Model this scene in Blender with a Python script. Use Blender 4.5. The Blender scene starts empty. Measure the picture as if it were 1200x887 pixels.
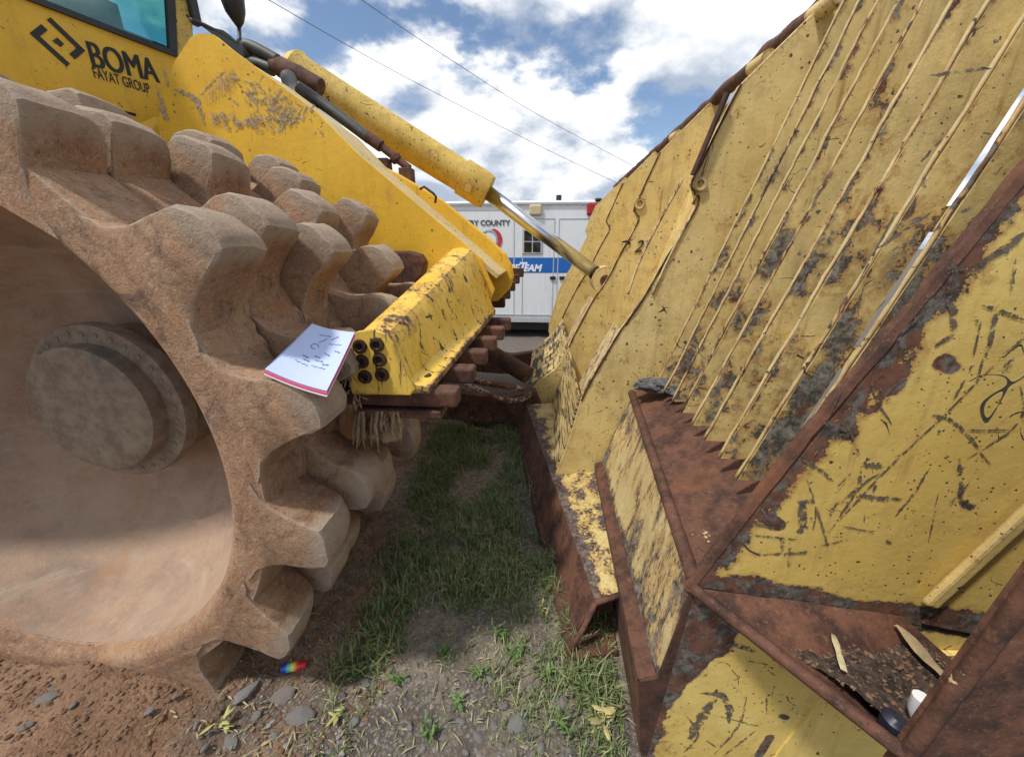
import bpy, bmesh, math, random
import numpy as np
from mathutils import Vector, Matrix, noise as mnoise

R = math.radians
random.seed(7); rng = np.random.default_rng(7)
scene = bpy.context.scene
COL = scene.collection

# ------------------------------------------------------------------ camera, world, sun, exposure
CAM = np.array([0.0, 0.0, 1.25]); FPX = 450.0
PIT = math.atan(153.5 / FPX); YAW = -math.atan(40 / (FPX / math.cos(PIT)))
cd = bpy.data.cameras.new('camera'); cam = bpy.data.objects.new('camera', cd); COL.objects.link(cam)
cd.sensor_width = 36; cd.lens = 36 * FPX / 1200; cd.clip_start = .03; cd.clip_end = 3000
cam.location = CAM; cam.rotation_euler = (R(90) - PIT, 0, -YAW)
scene.camera = cam

SUN_EL, SUN_AZ = R(61), R(234)     # azimuth of the sun measured clockwise from +Y
sd = Vector((math.sin(SUN_AZ) * math.cos(SUN_EL), math.cos(SUN_AZ) * math.cos(SUN_EL), math.sin(SUN_EL)))
sl = bpy.data.lights.new('sun', 'SUN'); so = bpy.data.objects.new('sun', sl); COL.objects.link(so)
sl.energy = 2.2; sl.angle = R(5); sl.color = (1, .95, .87)
so.rotation_euler = sd.to_track_quat('Z', 'Y').to_euler(); so.location = (-3, -3, 8)

scene.view_settings.view_transform = 'Standard'; scene.view_settings.look = 'None'
scene.view_settings.gamma = 1; scene.view_settings.use_curve_mapping = False
scene.view_settings.exposure = 0.74


class NT:
    """small node-tree writer"""
    def __init__(s, tree): s.t = tree; s.n = tree.nodes; s.l = tree.links
    def put(s, sock, v):
        if isinstance(v, bpy.types.NodeSocket): s.l.new(v, sock)
        elif isinstance(v, (tuple, list)) and sock.type == 'RGBA' and len(v) == 3: sock.default_value = (*v, 1)
        else: sock.default_value = v
    def new(s, typ, ins=None, **kw):
        n = s.n.new(typ)
        for k, v in kw.items(): setattr(n, k, v)
        for k, v in (ins or {}).items(): s.put(n.inputs[k], v)
        return n
    def math(s, op, a, b=0.0, c=0.0, clamp=False):
        n = s.n.new('ShaderNodeMath'); n.operation = op; n.use_clamp = clamp
        for i, v in enumerate((a, b, c)): s.put(n.inputs[i], v)
        return n.outputs[0]
    def step(s, v, a, b, lo=0.0, hi=1.0):
        n = s.n.new('ShaderNodeMapRange'); n.interpolation_type = 'SMOOTHSTEP'
        for i, x in enumerate((v, a, b, lo, hi)): s.put(n.inputs[i], x)
        return n.outputs[0]
    def mix(s, f, a, b, mode='MIX'):
        n = s.n.new('ShaderNodeMix'); n.data_type = 'RGBA'; n.blend_type = mode
        s.put(n.inputs[0], f); s.put(n.inputs[6], a); s.put(n.inputs[7], b)
        return n.outputs[2]
    def noise(s, vec, scale, detail=6, rough=.6, dist=0.0):
        n = s.new('ShaderNodeTexNoise', {'Vector': vec, 'Scale': scale, 'Detail': detail, 'Roughness': rough, 'Distortion': dist})
        return n.outputs[0]
    def map(s, vec, sc=(1, 1, 1), rot=(0, 0, 0), loc=(0, 0, 0)):
        n = s.new('ShaderNodeMapping', {'Vector': vec, 'Scale': sc, 'Rotation': rot, 'Location': loc})
        return n.outputs[0]
    def attr(s, name): return s.new('ShaderNodeAttribute', attribute_name=name).outputs['Fac']


# world: physical sky with broken cumulus all round
w = bpy.data.worlds.new('World'); scene.world = w; w.use_nodes = True
N = NT(w.node_tree); N.n.clear()
sky = N.new('ShaderNodeTexSky', sky_type='NISHITA', sun_disc=False, sun_elevation=SUN_EL, sun_rotation=SUN_AZ)
sky.dust_density = .6; sky.ozone_density = 2.0
tc = N.new('ShaderNodeTexCoord')
sx = N.new('ShaderNodeSeparateXYZ', {0: tc.outputs['Generated']})
zz = N.math('ADD', N.math('MAXIMUM', sx.outputs[2], 0.0), .55)
cv = N.new('ShaderNodeCombineXYZ', {0: N.math('DIVIDE', sx.outputs[0], zz), 1: N.math('DIVIDE', sx.outputs[1], zz), 2: N.math('MULTIPLY', sx.outputs[2], 1.1)}).outputs[0]
cv = N.map(cv, loc=(.52, 1.93, .3))
def cloud_density(v):
    return N.math('ADD', N.math('MULTIPLY', N.noise(v, 1.5, 3, .5), .52), N.math('MULTIPLY', N.noise(v, 3.8, 15, .55), .48))
cm = cloud_density(cv); cm2 = cloud_density(N.map(cv, loc=(-.03, -.075, .06)))
mask = N.step(cm, .452, .505)
lit = N.step(N.math('SUBTRACT', cm, cm2), -.065, .060)            # towers catch light on the side turned up to the sun
thick = N.step(cm, .50, .64, 0, .40)
ccol = N.mix(lit, (.36, .42, .52), (1.0, 1.0, 1.0)); ccol = N.mix(thick, ccol, (.46, .51, .59))
skyc = N.mix(1.0, sky.outputs[0], (.085, .085, .085), 'MULTIPLY')
wc = N.mix(mask, skyc, N.mix(1.0, ccol, (.78, .78, .78), 'MULTIPLY'))
bg = N.new('ShaderNodeBackground', {0: wc, 1: 1.0})
wo = N.new('ShaderNodeOutputWorld', {0: bg.outputs[0]})


# ------------------------------------------------------------------ geometry of the view (pixel of the 1200x887 photo -> point at a known depth)
def ray(p):
    dx, dz = (p[0] - 600) / FPX, -(p[1] - 443.5) / FPX
    c, s = math.cos(PIT), math.sin(PIT); y = c + dz * s; z = -s + dz * c
    c, s = math.cos(YAW), math.sin(YAW)
    return np.array([dx * c + y * s, -dx * s + y * c, z])
def atY(p, Y): r = ray(p); return CAM + r * (Y / r[1])
def atX(p, X): r = ray(p); return CAM + r * (X / r[0])
def atZ(p, Z): r = ray(p); return CAM + r * ((Z - CAM[2]) / r[2])
def atP(p, o, n):
    r = ray(p); n = np.asarray(n, float); return CAM + r * (((np.asarray(o) - CAM) @ n) / (r @ n))

# ------------------------------------------------------------------ materials
MATS = {}
def new_mat(name):
    m = bpy.data.materials.new(name); m.use_nodes = True
    n = NT(m.node_tree); n.n.clear()
    out = n.new('ShaderNodeOutputMaterial'); b = n.new('ShaderNodeBsdfPrincipled')
    n.l.new(b.outputs[0], out.inputs[0]); MATS[name] = m
    tco = n.new('ShaderNodeTexCoord').outputs['Object']
    return m, n, b, tco
def bump(n, b, h, strength=.4, dist=.01):
    bn = n.new('ShaderNodeBump', {'Height': h, 'Strength': strength, 'Distance': dist}); n.l.new(bn.outputs[0], b.inputs['Normal'])

def rust_color(n, tco, k=1.0):
    a = n.noise(tco, 14, 8, .7); c = n.noise(tco, 70, 5, .7); d = n.noise(tco, 3.3, 4, .6)
    e = n.noise(tco, 190, 4, .7)
    col = n.mix(n.step(a, .36, .62), (.048 * k, .021 * k, .014 * k), (.150 * k, .062 * k, .036 * k))
    col = n.mix(n.step(c, .52, .74, 0, .8), col, (.215 * k, .105 * k, .058 * k))
    col = n.mix(n.step(c, .44, .28, 0, .8), col, (.024 * k, .013 * k, .011 * k))
    col = n.mix(n.step(e, .58, .72, 0, .5), col, (.30 * k, .185 * k, .115 * k))
    return n.mix(n.step(d, .52, .75, 0, .5), col, (.28 * k, .110 * k, .040 * k)), a, c

def paint(name, c1, c2, chip=.0, speck=.5, scr=.3, stretch=(1, 1, 1), edge=0.0, sharp=.02, rough=.48, grime=.35, chipscale=8, flake=(.10, .085, .075), flakemix=.25, hatch=None, hatch_amt=.0, hrot=(0, 0, 0), streak=.5):
    m, n, b, tco = new_mat(name)
    st = n.map(tco, stretch)
    n1 = n.noise(st, chipscale, 10, .66, .3); n2 = n.noise(st, chipscale * 6, 6, .65); n4 = n.noise(tco, 130, 5, .7)
    v = n.math('ADD', n.math('MULTIPLY', n1, .62), n.math('MULTIPLY', n2, .38))
    v = n.math('ADD', v, n.math('MULTIPLY', n.attr('wear'), .62)); v = n.math('ADD', v, chip)
    if edge > 0:
        bv = n.new('ShaderNodeBevel', {'Radius': .016}, samples=3)
        geo = n.new('ShaderNodeNewGeometry')
        dt = n.new('ShaderNodeVectorMath', {0: bv.outputs[0], 1: geo.outputs['Normal']}, operation='DOT_PRODUCT').outputs['Value']
        v = n.math('ADD', v, n.math('MULTIPLY', n.step(dt, .995, .80), edge))
    chipm = n.step(v, .66, .66 + sharp)
    halo = n.step(v, .56, .66, 0, .6)
    # wandering scratch lines: thin contours of a smooth noise, broken up by another
    def lines(scale, wdt, off, gate):
        q = n.noise(n.map(tco, (1, 1, 1), (off, off * 1.7, off * .6), (off * 3, off, 0)), scale, 1.5, .5, .9)
        g = n.step(n.noise(n.map(tco, (1, 1, 1), (0, 0, 0), (off * 7, 0, off)), scale * 1.3, 4, .6), gate, gate + .03)
        return n.math('MULTIPLY', n.step(n.math('ABSOLUTE', n.math('SUBTRACT', q, .5)), wdt, wdt * .55), g)
    scm = n.math('MAXIMUM', lines(5, .0042, .7, .60 - .10 * scr), lines(9, .0055, 2.1, .62 - .10 * scr))
    if hatch:
        hv = n.noise(n.map(tco, hatch, hrot), 1.0, 6, .6, .5)
        scm = n.math('MAXIMUM', scm, n.step(n.math('ADD', hv, n.math('MULTIPLY', n1, .25)), .80 - hatch_amt, .83 - hatch_amt))
    vo = n.new('ShaderNodeTexVoronoi', {'Vector': tco, 'Scale': 48, 'Randomness': 1.0})
    vs = n.new('ShaderNodeSeparateColor', {0: vo.outputs['Color']})
    rad = n.math('MULTIPLY', vs.outputs[1], .22)
    spk = n.math('MULTIPLY', n.step(n.math('SUBTRACT', n.math('ADD', vo.outputs['Distance'], n.math('MULTIPLY', n4, 1.1)), rad), .62, .58), n.step(n.math('ADD', vs.outputs[0], n.math('MULTIPLY', n.math('SUBTRACT', n.noise(tco, 4.5, 4, .6), .5), 1.1)), 1 - .36 * speck, 1 - .36 * speck + .02))
    vo2 = n.new('ShaderNodeTexVoronoi', {'Vector': tco, 'Scale': 130, 'Randomness': 1.0}); vs2 = n.new('ShaderNodeSeparateColor', {0: vo2.outputs['Color']})
    spk2 = n.math('MULTIPLY', n.step(n.math('ADD', vo2.outputs['Distance'], n.math('MULTIPLY', n4, .9)), .70, .66), n.step(n.math('ADD', vs2.outputs[0], n.math('MULTIPLY', n.math('SUBTRACT', n.noise(tco, 6.5, 4, .6), .5), 1.2)), 1 - .25 * speck, 1 - .25 * speck + .02))
    spk = n.math('MAXIMUM', spk, spk2)
    base = n.mix(n.step(n.noise(tco, 2.6, 8, .65), .35, .68), c1, c2)
    base = n.mix(n.step(n.noise(tco, 11, 8, .7), .42, .72, 0, grime), base, (c1[0] * .62, c1[1] * .60, c1[2] * .62 + .01))
    base = n.mix(n.step(n.noise(n.map(tco, (16, 16, 1.3)), 1.5, 7, .7), .48, .78, 0, grime * streak * 2), base, (c1[0] * .46, c1[1] * .40, c1[2] * .42 + .012))
    base = n.mix(n.math('MULTIPLY', n.step(n.noise(n.map(tco, (20, 20, 1.5), (0, .3, 0)), 1.3, 6, .65), .55, .72), n.step(n.noise(tco, 3.1, 4, .6), .47, .62, 0, min(.8, grime * 2))), base, (.30, .135, .04))
    fade = n.noise(tco, 36, 6, .72)
    base = n.mix(n.step(fade, .52, .78, 0, .30), base, (min(.8, c2[0] * 1.12), min(.7, c2[1] * 1.2), c2[2] * 1.7 + .03))
    base = n.mix(n.step(n4, .55, .75, 0, .22), base, (.14, .10, .06))
    rc, a, c = rust_color(n, tco)
    flake = n.mix(n.step(n.noise(tco, 46, 8, .75), .40, .62), tuple(x * .40 for x in flake), tuple(x * 1.7 for x in flake))
    fl = n.mix(n.step(n.noise(tco, 24, 5, .7), .5 - flakemix * .3, .5 - flakemix * .3 + .12), rc, flake) if flakemix > 0 else rc
    bare = n.attr('bare')
    base = n.mix(n.math('MULTIPLY', n.step(n.math('ADD', bare, n.math('MULTIPLY', n.math('SUBTRACT', n.noise(tco, 16, 9, .72), .5), 1.2)), .05, .75), .72), base, (.20, .175, .105))
    col = n.mix(halo, base, (.33, .16, .045))
    rm = n.math('MAXIMUM', chipm, spk)
    col = n.mix(rm, col, fl)
    col = n.mix(scm, col, (.07, .052, .042))
    bj = n.step(n.math('ADD', bare, n.math('MULTIPLY', n.math('SUBTRACT', n.noise(tco, 55, 9, .75), .5), 3.4)), .55, .80)
    col = n.mix(bj, col, n.mix(n.step(n.noise(tco, 26, 6, .7), .40, .62), (.050, .050, .044), (.30, .29, .25)))
    n.put(b.inputs['Base Color'], col)
    allm = n.math('MAXIMUM', rm, n.math('MAXIMUM', scm, bj))
    n.put(b.inputs['Roughness'], n.math('ADD', n.math('MULTIPLY', allm, .30), n.math('ADD', rough, n.math('MULTIPLY', fade, .2))))
    h = n.math('ADD', n.math('MULTIPLY', allm, -1.0), n.math('ADD', n.math('MULTIPLY', n2, .4), n.math('MULTIPLY', n4, .15)))
    bump(n, b, h, .6, .005)
    return m

def rusty(name, k=1.0, paintcol=None, amount=.0, stretch=(1, 1, 1), rough=.82, scale=11):
    m, n, b, tco = new_mat(name)
    rc, a, c = rust_color(n, tco, k)
    col = rc; h = n.math('ADD', n.math('MULTIPLY', a, .6), n.math('MULTIPLY', c, .5))
    if paintcol:
        st = n.map(tco, stretch)
        v = n.math('ADD', n.math('MULTIPLY', n.noise(st, scale, 8, .7, .5), .6), n.math('MULTIPLY', n.noise(st, scale * 5, 5, .7), .4))
        v = n.math('ADD', v, n.math('MULTIPLY', n.attr('wear'), -.4))
        pm = n.step(v, .60 - amount, .62 - amount)
        pc = n.mix(n.step(n.noise(tco, 9, 5), .38, .62), paintcol, (paintcol[0] * 1.05, paintcol[1] * 1.06, paintcol[2] * 1.35))
        col = n.mix(pm, col, pc); h = n.math('ADD', h, n.math('MULTIPLY', pm, .6))
    n.put(b.inputs['Base Color'], col); n.put(b.inputs['Roughness'], rough)
    bump(n, b, h, .5, .005)
    return m

def plain(name, col, rough=.5, metal=0.0, var=.25, scale=12, bmp=.0, spec=None):
    m, n, b, tco = new_mat(name)
    f = n.noise(tco, scale, 7, .65)
    c = n.mix(n.step(f, .3, .7), tuple(x * (1 - var) for x in col), tuple(min(1, x * (1 + var * .6)) for x in col))
    n.put(b.inputs['Base Color'], c); n.put(b.inputs['Roughness'], rough); n.put(b.inputs['Metallic'], metal)
    if bmp: bump(n, b, n.noise(tco, scale * 4, 6, .7), bmp, .006)
    return m

TAN1, TAN2 = (.60, .445, .155), (.69, .545, .235)
YEL1, YEL2 = (.70, .40, .016), (.78, .47, .03)
paint('blade_paint', TAN1, TAN2, chip=.022, speck=.35, scr=.3, edge=.24, grime=.5, chipscale=13, flakemix=.1)
paint('rib_paint', (.58, .445, .17), (.66, .53, .235), chip=.0, speck=.25, scr=.1, grime=.55, chipscale=10, flake=(.15, .14, .115), flakemix=.35)
paint('rib_edge_paint', (.48, .36, .16), (.56, .44, .23), chip=.095, speck=.3, scr=0, stretch=(1, 1, .35), flakemix=.2, chipscale=11)
paint('end_plate_paint', (.65, .46, .12), (.72, .55, .18), chip=-.03, speck=.5, scr=.3, grime=.4, flakemix=.2)
paint('frame_paint', YEL1, YEL2, chip=-.075, speck=.13, scr=.15, edge=.10, grime=.24, flake=(.26, .19, .11), flakemix=.6)
paint('deck_paint', (.55, .40, .15), (.62, .48, .22), chip=-.06, speck=.3, scr=.4, edge=.08, grime=.35)
paint('beam_paint', (.72, .44, .03), (.80, .54, .10), chip=-.03, speck=.3, scr=.6, edge=.18, grime=.35, stretch=(1, 1, .5), chipscale=10, flakemix=.1, hatch=(46, 30, 3.0), hatch_amt=.075, hrot=(0, .25, 0))
paint('cylinder_paint', (.58, .39, .06), (.66, .47, .12), chip=.012, chipscale=13, speck=.7, scr=.6, edge=.14, grime=.6)
paint('worn_paint', (.58, .45, .20), (.66, .54, .28), chip=.125, speck=.4, scr=.4, stretch=(3.2, 3.2, .9), sharp=.015, flake=(.15, .13, .10), flakemix=.4, chipscale=9)
paint('hatched_paint', (.58, .43, .15), (.66, .51, .22), chip=.07, speck=.3, scr=.3, flakemix=.1, chipscale=10, hatch=(9, 5, 60), hatch_amt=.16, hrot=(.35, .3, 0))
paint('brace_paint', (.54, .43, .16), (.60, .50, .22), chip=.165, speck=.3, scr=.2, stretch=(1.3, 1, 1), flake=(.10, .08, .07), flakemix=.4, chipscale=13)
def broken(name, col, gate, sc=110):
    """scratch film: shows only where the paint is really gone"""
    m, n, b, tco = new_mat(name)
    c = n.mix(n.step(n.noise(tco, 60, 6, .7), .35, .65), tuple(x * .55 for x in col), tuple(x * 1.3 for x in col)); n.put(b.inputs['Base Color'], c); n.put(b.inputs['Roughness'], .8)
    tr = n.new('ShaderNodeBsdfTransparent'); k = n.step(n.noise(tco, sc, 7, .75), gate, gate + .05)
    mx = n.new('ShaderNodeMixShader', {0: k, 1: tr.outputs[0], 2: b.outputs[0]})
    out = [x for x in n.n if x.type == 'OUTPUT_MATERIAL'][0]; n.l.new(mx.outputs[0], out.inputs[0])
broken('scrape', (.38, .30, .21), .44); broken('bare_scratch', (.135, .105, .078), .45, 90)
rusty('rust', .78); rusty('rust_red', .95); rusty('rust_dark', .5)
rusty('rust_flaked', .8, (.56, .42, .18), .0)
rusty('rod_worn', 1.3, (.46, .38, .24), .07)
rusty('arm_shaded', .7, (.22, .20, .16), .02, (2, 1, 1))  # dark colour puts the shadow low in the gap into the push arms
rusty('scraper_rust', .8)
plain('chrome', (.58, .59, .60), .26, 1.0, .1)
plain('hose_rubber', (.060, .062, .058), .55, 0, .4, 30, .1)
plain('black_plastic', (.018, .018, .02), .5, 0, .3)
plain('black_print', (.016, .015, .013), .6, 0, .3)
plain('hole_black', (.01, .008, .007), .8)
plain('socket_steel', (.075, .042, .028), .42, .55, .5, 40, .2)
plain('seat_fabric', (.03, .034, .036), .8)
plain('paper_blue', (.46, .54, .78), .7, 0, .04, 6)
plain('paper_pink', (.78, .13, .30), .7, 0, .08, 6)
plain('paper_white', (.78, .77, .78), .7, 0, .05, 6)
plain('ink', (.26, .30, .44), .7)
m, n, b, tco = new_mat('ambulance_white')
c = n.mix(n.step(n.noise(n.map(tco, (5, 5, .7)), 1.6, 7, .7), .46, .78, 0, .5), (.72, .75, .79), (.46, .46, .44))
c = n.mix(n.step(n.noise(tco, 9, 8, .7), .55, .75, 0, .3), c, (.50, .48, .44)); n.put(b.inputs['Base Color'], c); n.put(b.inputs['Roughness'], .3)
plain('ambulance_grey', (.44, .47, .50), .4, 0, .1)
plain('ambulance_blue', (.012, .13, .47), .32, 0, .06)
plain('ambulance_text', (.75, .82, .92), .4, 0, .04)
plain('red_lens', (.36, .012, .02), .2, 0, .2, 60)
plain('amber_lens', (.55, .46, .28), .25, 0, .2, 60)
plain('seal_red', (.55, .03, .05), .5); plain('seal_grey', (.35, .40, .48), .5); plain('text_dark', (.06, .07, .10), .5)
plain('dark_glass', (.012, .014, .016), .06, 0, .3)
plain('tyre', (.02, .02, .02), .9)
plain('bone', (.55, .48, .30), .75, 0, .25, 60, .3)
plain('card', (.40, .30, .17), .8, 0, .25, 30, .3)
plain('white_plastic', (.74, .75, .78), .4, 0, .1)
plain('navy_plastic', (.015, .018, .035), .45, 0, .3)
plain('dead_leaf', (.42, .36, .15), .7, 0, .3, 50)
plain('leaf_green', (.10, .17, .045), .6, 0, .4, 40)
plain('leaf_pale', (.40, .40, .14), .6, 0, .3, 40)
plain('straw', (.31, .22, .13), .85, 0, .45, 60, .5)
plain('cable', (.12, .13, .15), .7)

def stone_mat(name, col, var):
    m, n, b, tco = new_mat(name)
    rnd = n.new('ShaderNodeObjectInfo').outputs['Random']; av = n.attr('rnd')
    c = n.mix(n.step(n.noise(tco, 35, 7, .7), .3, .7), tuple(x * .55 for x in col), tuple(x * 1.25 for x in col))
    t = n.math('FRACT', n.math('ADD', rnd, av))
    c = n.mix(n.math('MULTIPLY', n.step(t, .55, 1.0), var), c, (.20, .13, .085))
    c = n.mix(n.math('MULTIPLY', n.step(t, .25, .0), var), c, (.36, .35, .34))
    n.put(b.inputs['Base Color'], c); n.put(b.inputs['Roughness'], .9)
    bump(n, b, n.noise(tco, 90, 6, .7), .5, .004)
stone_mat('stone', (.175, .165, .155), .45)
stone_mat('clod', (.175, .098, .055), .12)

# wheel: clay-caked cast steel
def wheel_mat(name, tip=False, inner=False):
    m, n, b, tco = new_mat(name)
    a = n.noise(tco, 4.5, 8, .62, .4); c = n.noise(tco, 60, 7, .75); d = n.noise(tco, 13, 7, .7); e = n.noise(tco, 160, 4, .7)
    g = n.noise(tco, 330, 3, .7)
    col = n.mix(n.step(a, .36, .62), (.265, .142, .078), (.365, .225, .132))
    col = n.mix(n.step(n.noise(n.map(tco, (1, 1, 1), (0, 0, 0), (9, 1, 4)), 3.2, 9, .68), .48, .62, 0, .7), col, (.165, .092, .058))
    col = n.mix(n.step(d, .47, .66, 0, .65), col, (.34, .165, .070))
    col = n.mix(n.step(d, .44, .30, 0, .6), col, (.150, .090, .066))
    col = n.mix(n.step(c, .51, .68, 0, .75), col, (.44, .31, .215))
    col = n.mix(n.step(c, .45, .30, 0, .85), col, (.085, .046, .030))
    col = n.mix(n.step(e, .43, .28, 0, .85), col, (.075, .042, .030)); col = n.mix(n.step(e, .58, .72, 0, .7), col, (.52, .39, .28))
    col = n.mix(n.step(g, .60, .74, 0, .5), col, (.55, .42, .30))
    col = n.mix(n.step(n.noise(n.map(tco, (1, 1, 1), (0, 0, 0), (4, 2, 7)), 5.5, 6, .65), .56, .70, 0, .6), col, (.335, .270, .205))
    if tip:
        z = n.step(n.math('ADD', n.attr('tip'), n.math('MULTIPLY', n.math('SUBTRACT', d, .5), 1.2)), .35, .95)
        col = n.mix(n.math('MULTIPLY', z, n.step(d, .30, .55, .30, .75)), col, (.36, .295, .225))
        col = n.mix(n.math('MULTIPLY', z, n.step(c, .5, .7, 0, .55)), col, (.14, .12, .11))
    if not inner:
        cr_ = n.noise(n.map(tco, (1, 1, 1), (0, 0, 0), (2, 8, 5)), 9, 9, .7, .6)
        col = n.mix(n.step(cr_, .54, .66, 0, .75), col, (.105, .060, .042))
        col = n.mix(n.step(cr_, .42, .30, 0, .55), col, (.40, .25, .14))
        bv = n.new('ShaderNodeBevel', {'Radius': .014}, samples=3); geo = n.new('ShaderNodeNewGeometry')
        dt = n.new('ShaderNodeVectorMath', {0: bv.outputs[0], 1: geo.outputs['Normal']}, operation='DOT_PRODUCT').outputs['Value']
        ew = n.step(n.math('ADD', n.step(dt, .995, .88), n.math('MULTIPLY', n.math('SUBTRACT', c, .5), 1.6)), .35, .8)
        col = n.mix(n.math('MULTIPLY', ew, .75), col, (.42, .36, .29))
    if inner:
        col = n.mix(n.step(a, .3, .6, .35, .7), col, (.365, .270, .200))
        col = n.mix(n.step(n.noise(tco, 2.6, 9, .68), .46, .66, 0, .75), col, (.195, .140, .112))
        col = n.mix(n.step(n.noise(tco, 3.7, 8, .7), .54, .66, 0, .7), col, (.335, .185, .10))
        col = n.mix(n.step(n.noise(n.map(tco, (2, 2, 22), (.3, .6, 0)), 1.4, 7, .7), .55, .68, 0, .45), col, (.42, .335, .26))
    n.put(b.inputs['Base Color'], col); n.put(b.inputs['Roughness'], .86)
    h = n.math('ADD', n.math('MULTIPLY', c, .6), n.math('ADD', n.math('MULTIPLY', d, .8), n.math('MULTIPLY', e, .3)))
    bump(n, b, h, .45 if inner else .8, .010)
wheel_mat('wheel_steel'); wheel_mat('tooth_steel', tip=True); wheel_mat('wheel_dish', inner=True)
def hub_mat():
    m, n, b, tco = new_mat('hub_steel')
    d = n.noise(tco, 18, 8, .7); c = n.noise(tco, 80, 6, .7)
    col = n.mix(n.step(d, .35, .65), (.165, .120, .085), (.270, .215, .155))
    col = n.mix(n.step(n.noise(tco, 7, 5, .6), .56, .68, 0, .6), col, (.075, .105, .085))
    col = n.mix(n.step(c, .55, .75, 0, .5), col, (.36, .29, .21))
    n.put(b.inputs['Base Color'], col); n.put(b.inputs['Roughness'], .85); bump(n, b, n.math('ADD', d, c), .5, .006)
hub_mat()

# cab glass: tinted, partly reflecting
m = bpy.data.materials.new('cab_glass'); m.use_nodes = True; n = NT(m.node_tree); n.n.clear(); MATS['cab_glass'] = m
o_ = n.new('ShaderNodeOutputMaterial')
tr = n.new('ShaderNodeBsdfTransparent', {0: (.42, .80, .74)}); gl = n.new('ShaderNodeBsdfGlossy', {0: (.8, .95, .95), 1: .03})
fr = n.new('ShaderNodeLayerWeight', {0: .25})
mx = n.new('ShaderNodeMixShader', {0: n.math('ADD', n.math('MULTIPLY', fr.outputs['Fresnel'], .6), .12), 1: tr.outputs[0], 2: gl.outputs[0]})
n.l.new(mx.outputs[0], o_.inputs[0])

# ground
m, n, b, tco = new_mat('ground')
dirt, grassy, grav = n.attr('dirt'), n.attr('grassy'), n.attr('grav')
n1 = n.noise(tco, 6, 8, .65); n2 = n.noise(tco, 38, 8, .72); n3 = n.noise(tco, 140, 5, .7)
cd_ = n.mix(n.step(n1, .35, .65), (.195, .108, .062), (.29, .175, .105)); cd_ = n.mix(n.step(n2, .5, .7, 0, .7), cd_, (.33, .21, .13)); cd_ = n.mix(n.step(n2, .44, .3, 0, .8), cd_, (.075, .040, .024))
cg = n.mix(n.step(n2, .36, .64), (.14, .112, .08), (.29, .245, .185)); cg = n.mix(n.step(n3, .55, .7, 0, .5), cg, (.05, .07, .022))
vr = n.new('ShaderNodeTexVoronoi', {'Vector': tco, 'Scale': 95}); vsc = n.new('ShaderNodeSeparateColor', {0: vr.outputs['Color']})
cv_ = n.mix(n.step(vsc.outputs[0], 0, 1), (.105, .086, .07), (.22, .19, .16)); cv_ = n.mix(n.step(n1, .5, .72, 0, .7), cv_, (.19, .11, .062)); cv_ = n.mix(n.step(vr.outputs['Distance'], .35, .6, 0, .8), cv_, (.085, .075, .065))
col = n.mix(grassy, cv_, cg); col = n.mix(dirt, col, cd_)
n.put(b.inputs['Base Color'], col); n.put(b.inputs['Roughness'], .95)
bump(n, b, n.math('ADD', n.math('ADD', n2, n.math('MULTIPLY', n3, .6)), n.math('MULTIPLY', vr.outputs['Distance'], -.5)), .8, .012)

m, n, b, tco = new_mat('grass_blades')
g = n.attr('rnd')
gr = n.new('ShaderNodeValToRGB', {0: g}); cr = gr.color_ramp
cr.elements[0].color = (.070, .105, .034, 1); cr.elements[0].position = 0
cr.elements[1].color = (.36, .31, .17, 1); cr.elements[1].position = 1
for p_, c_ in ((.40, (.135, .19, .062)), (.70, (.20, .245, .095)), (.86, (.30, .29, .15))):
    e_ = cr.elements.new(p_); e_.color = (*c_, 1)
n.put(b.inputs['Base Color'], gr.outputs[0]); n.put(b.inputs['Roughness'], .6)

# lighter: printed rainbow bands along its length
m, n, b, tco = new_mat('lighter_print')
u = n.attr('along')
gr = n.new('ShaderNodeValToRGB', {0: u}); cr = gr.color_ramp; cr.interpolation = 'LINEAR'
cr.elements[0].color = (.01, .03, .30, 1); cr.elements[0].position = .0
cr.elements[1].color = (.70, .01, .03, 1); cr.elements[1].position = 1
for p_, c_ in ((.22, (.02, .10, .55)), (.32, (.10, .50, .60)), (.45, (.30, .62, .25)), (.58, (.80, .70, .10)), (.72, (.80, .35, .05)), (.82, (.75, .03, .05))):
    e_ = cr.elements.new(p_); e_.color = (*c_, 1)
n.put(b.inputs['Base Color'], gr.outputs[0]); n.put(b.inputs['Roughness'], .25)

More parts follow.
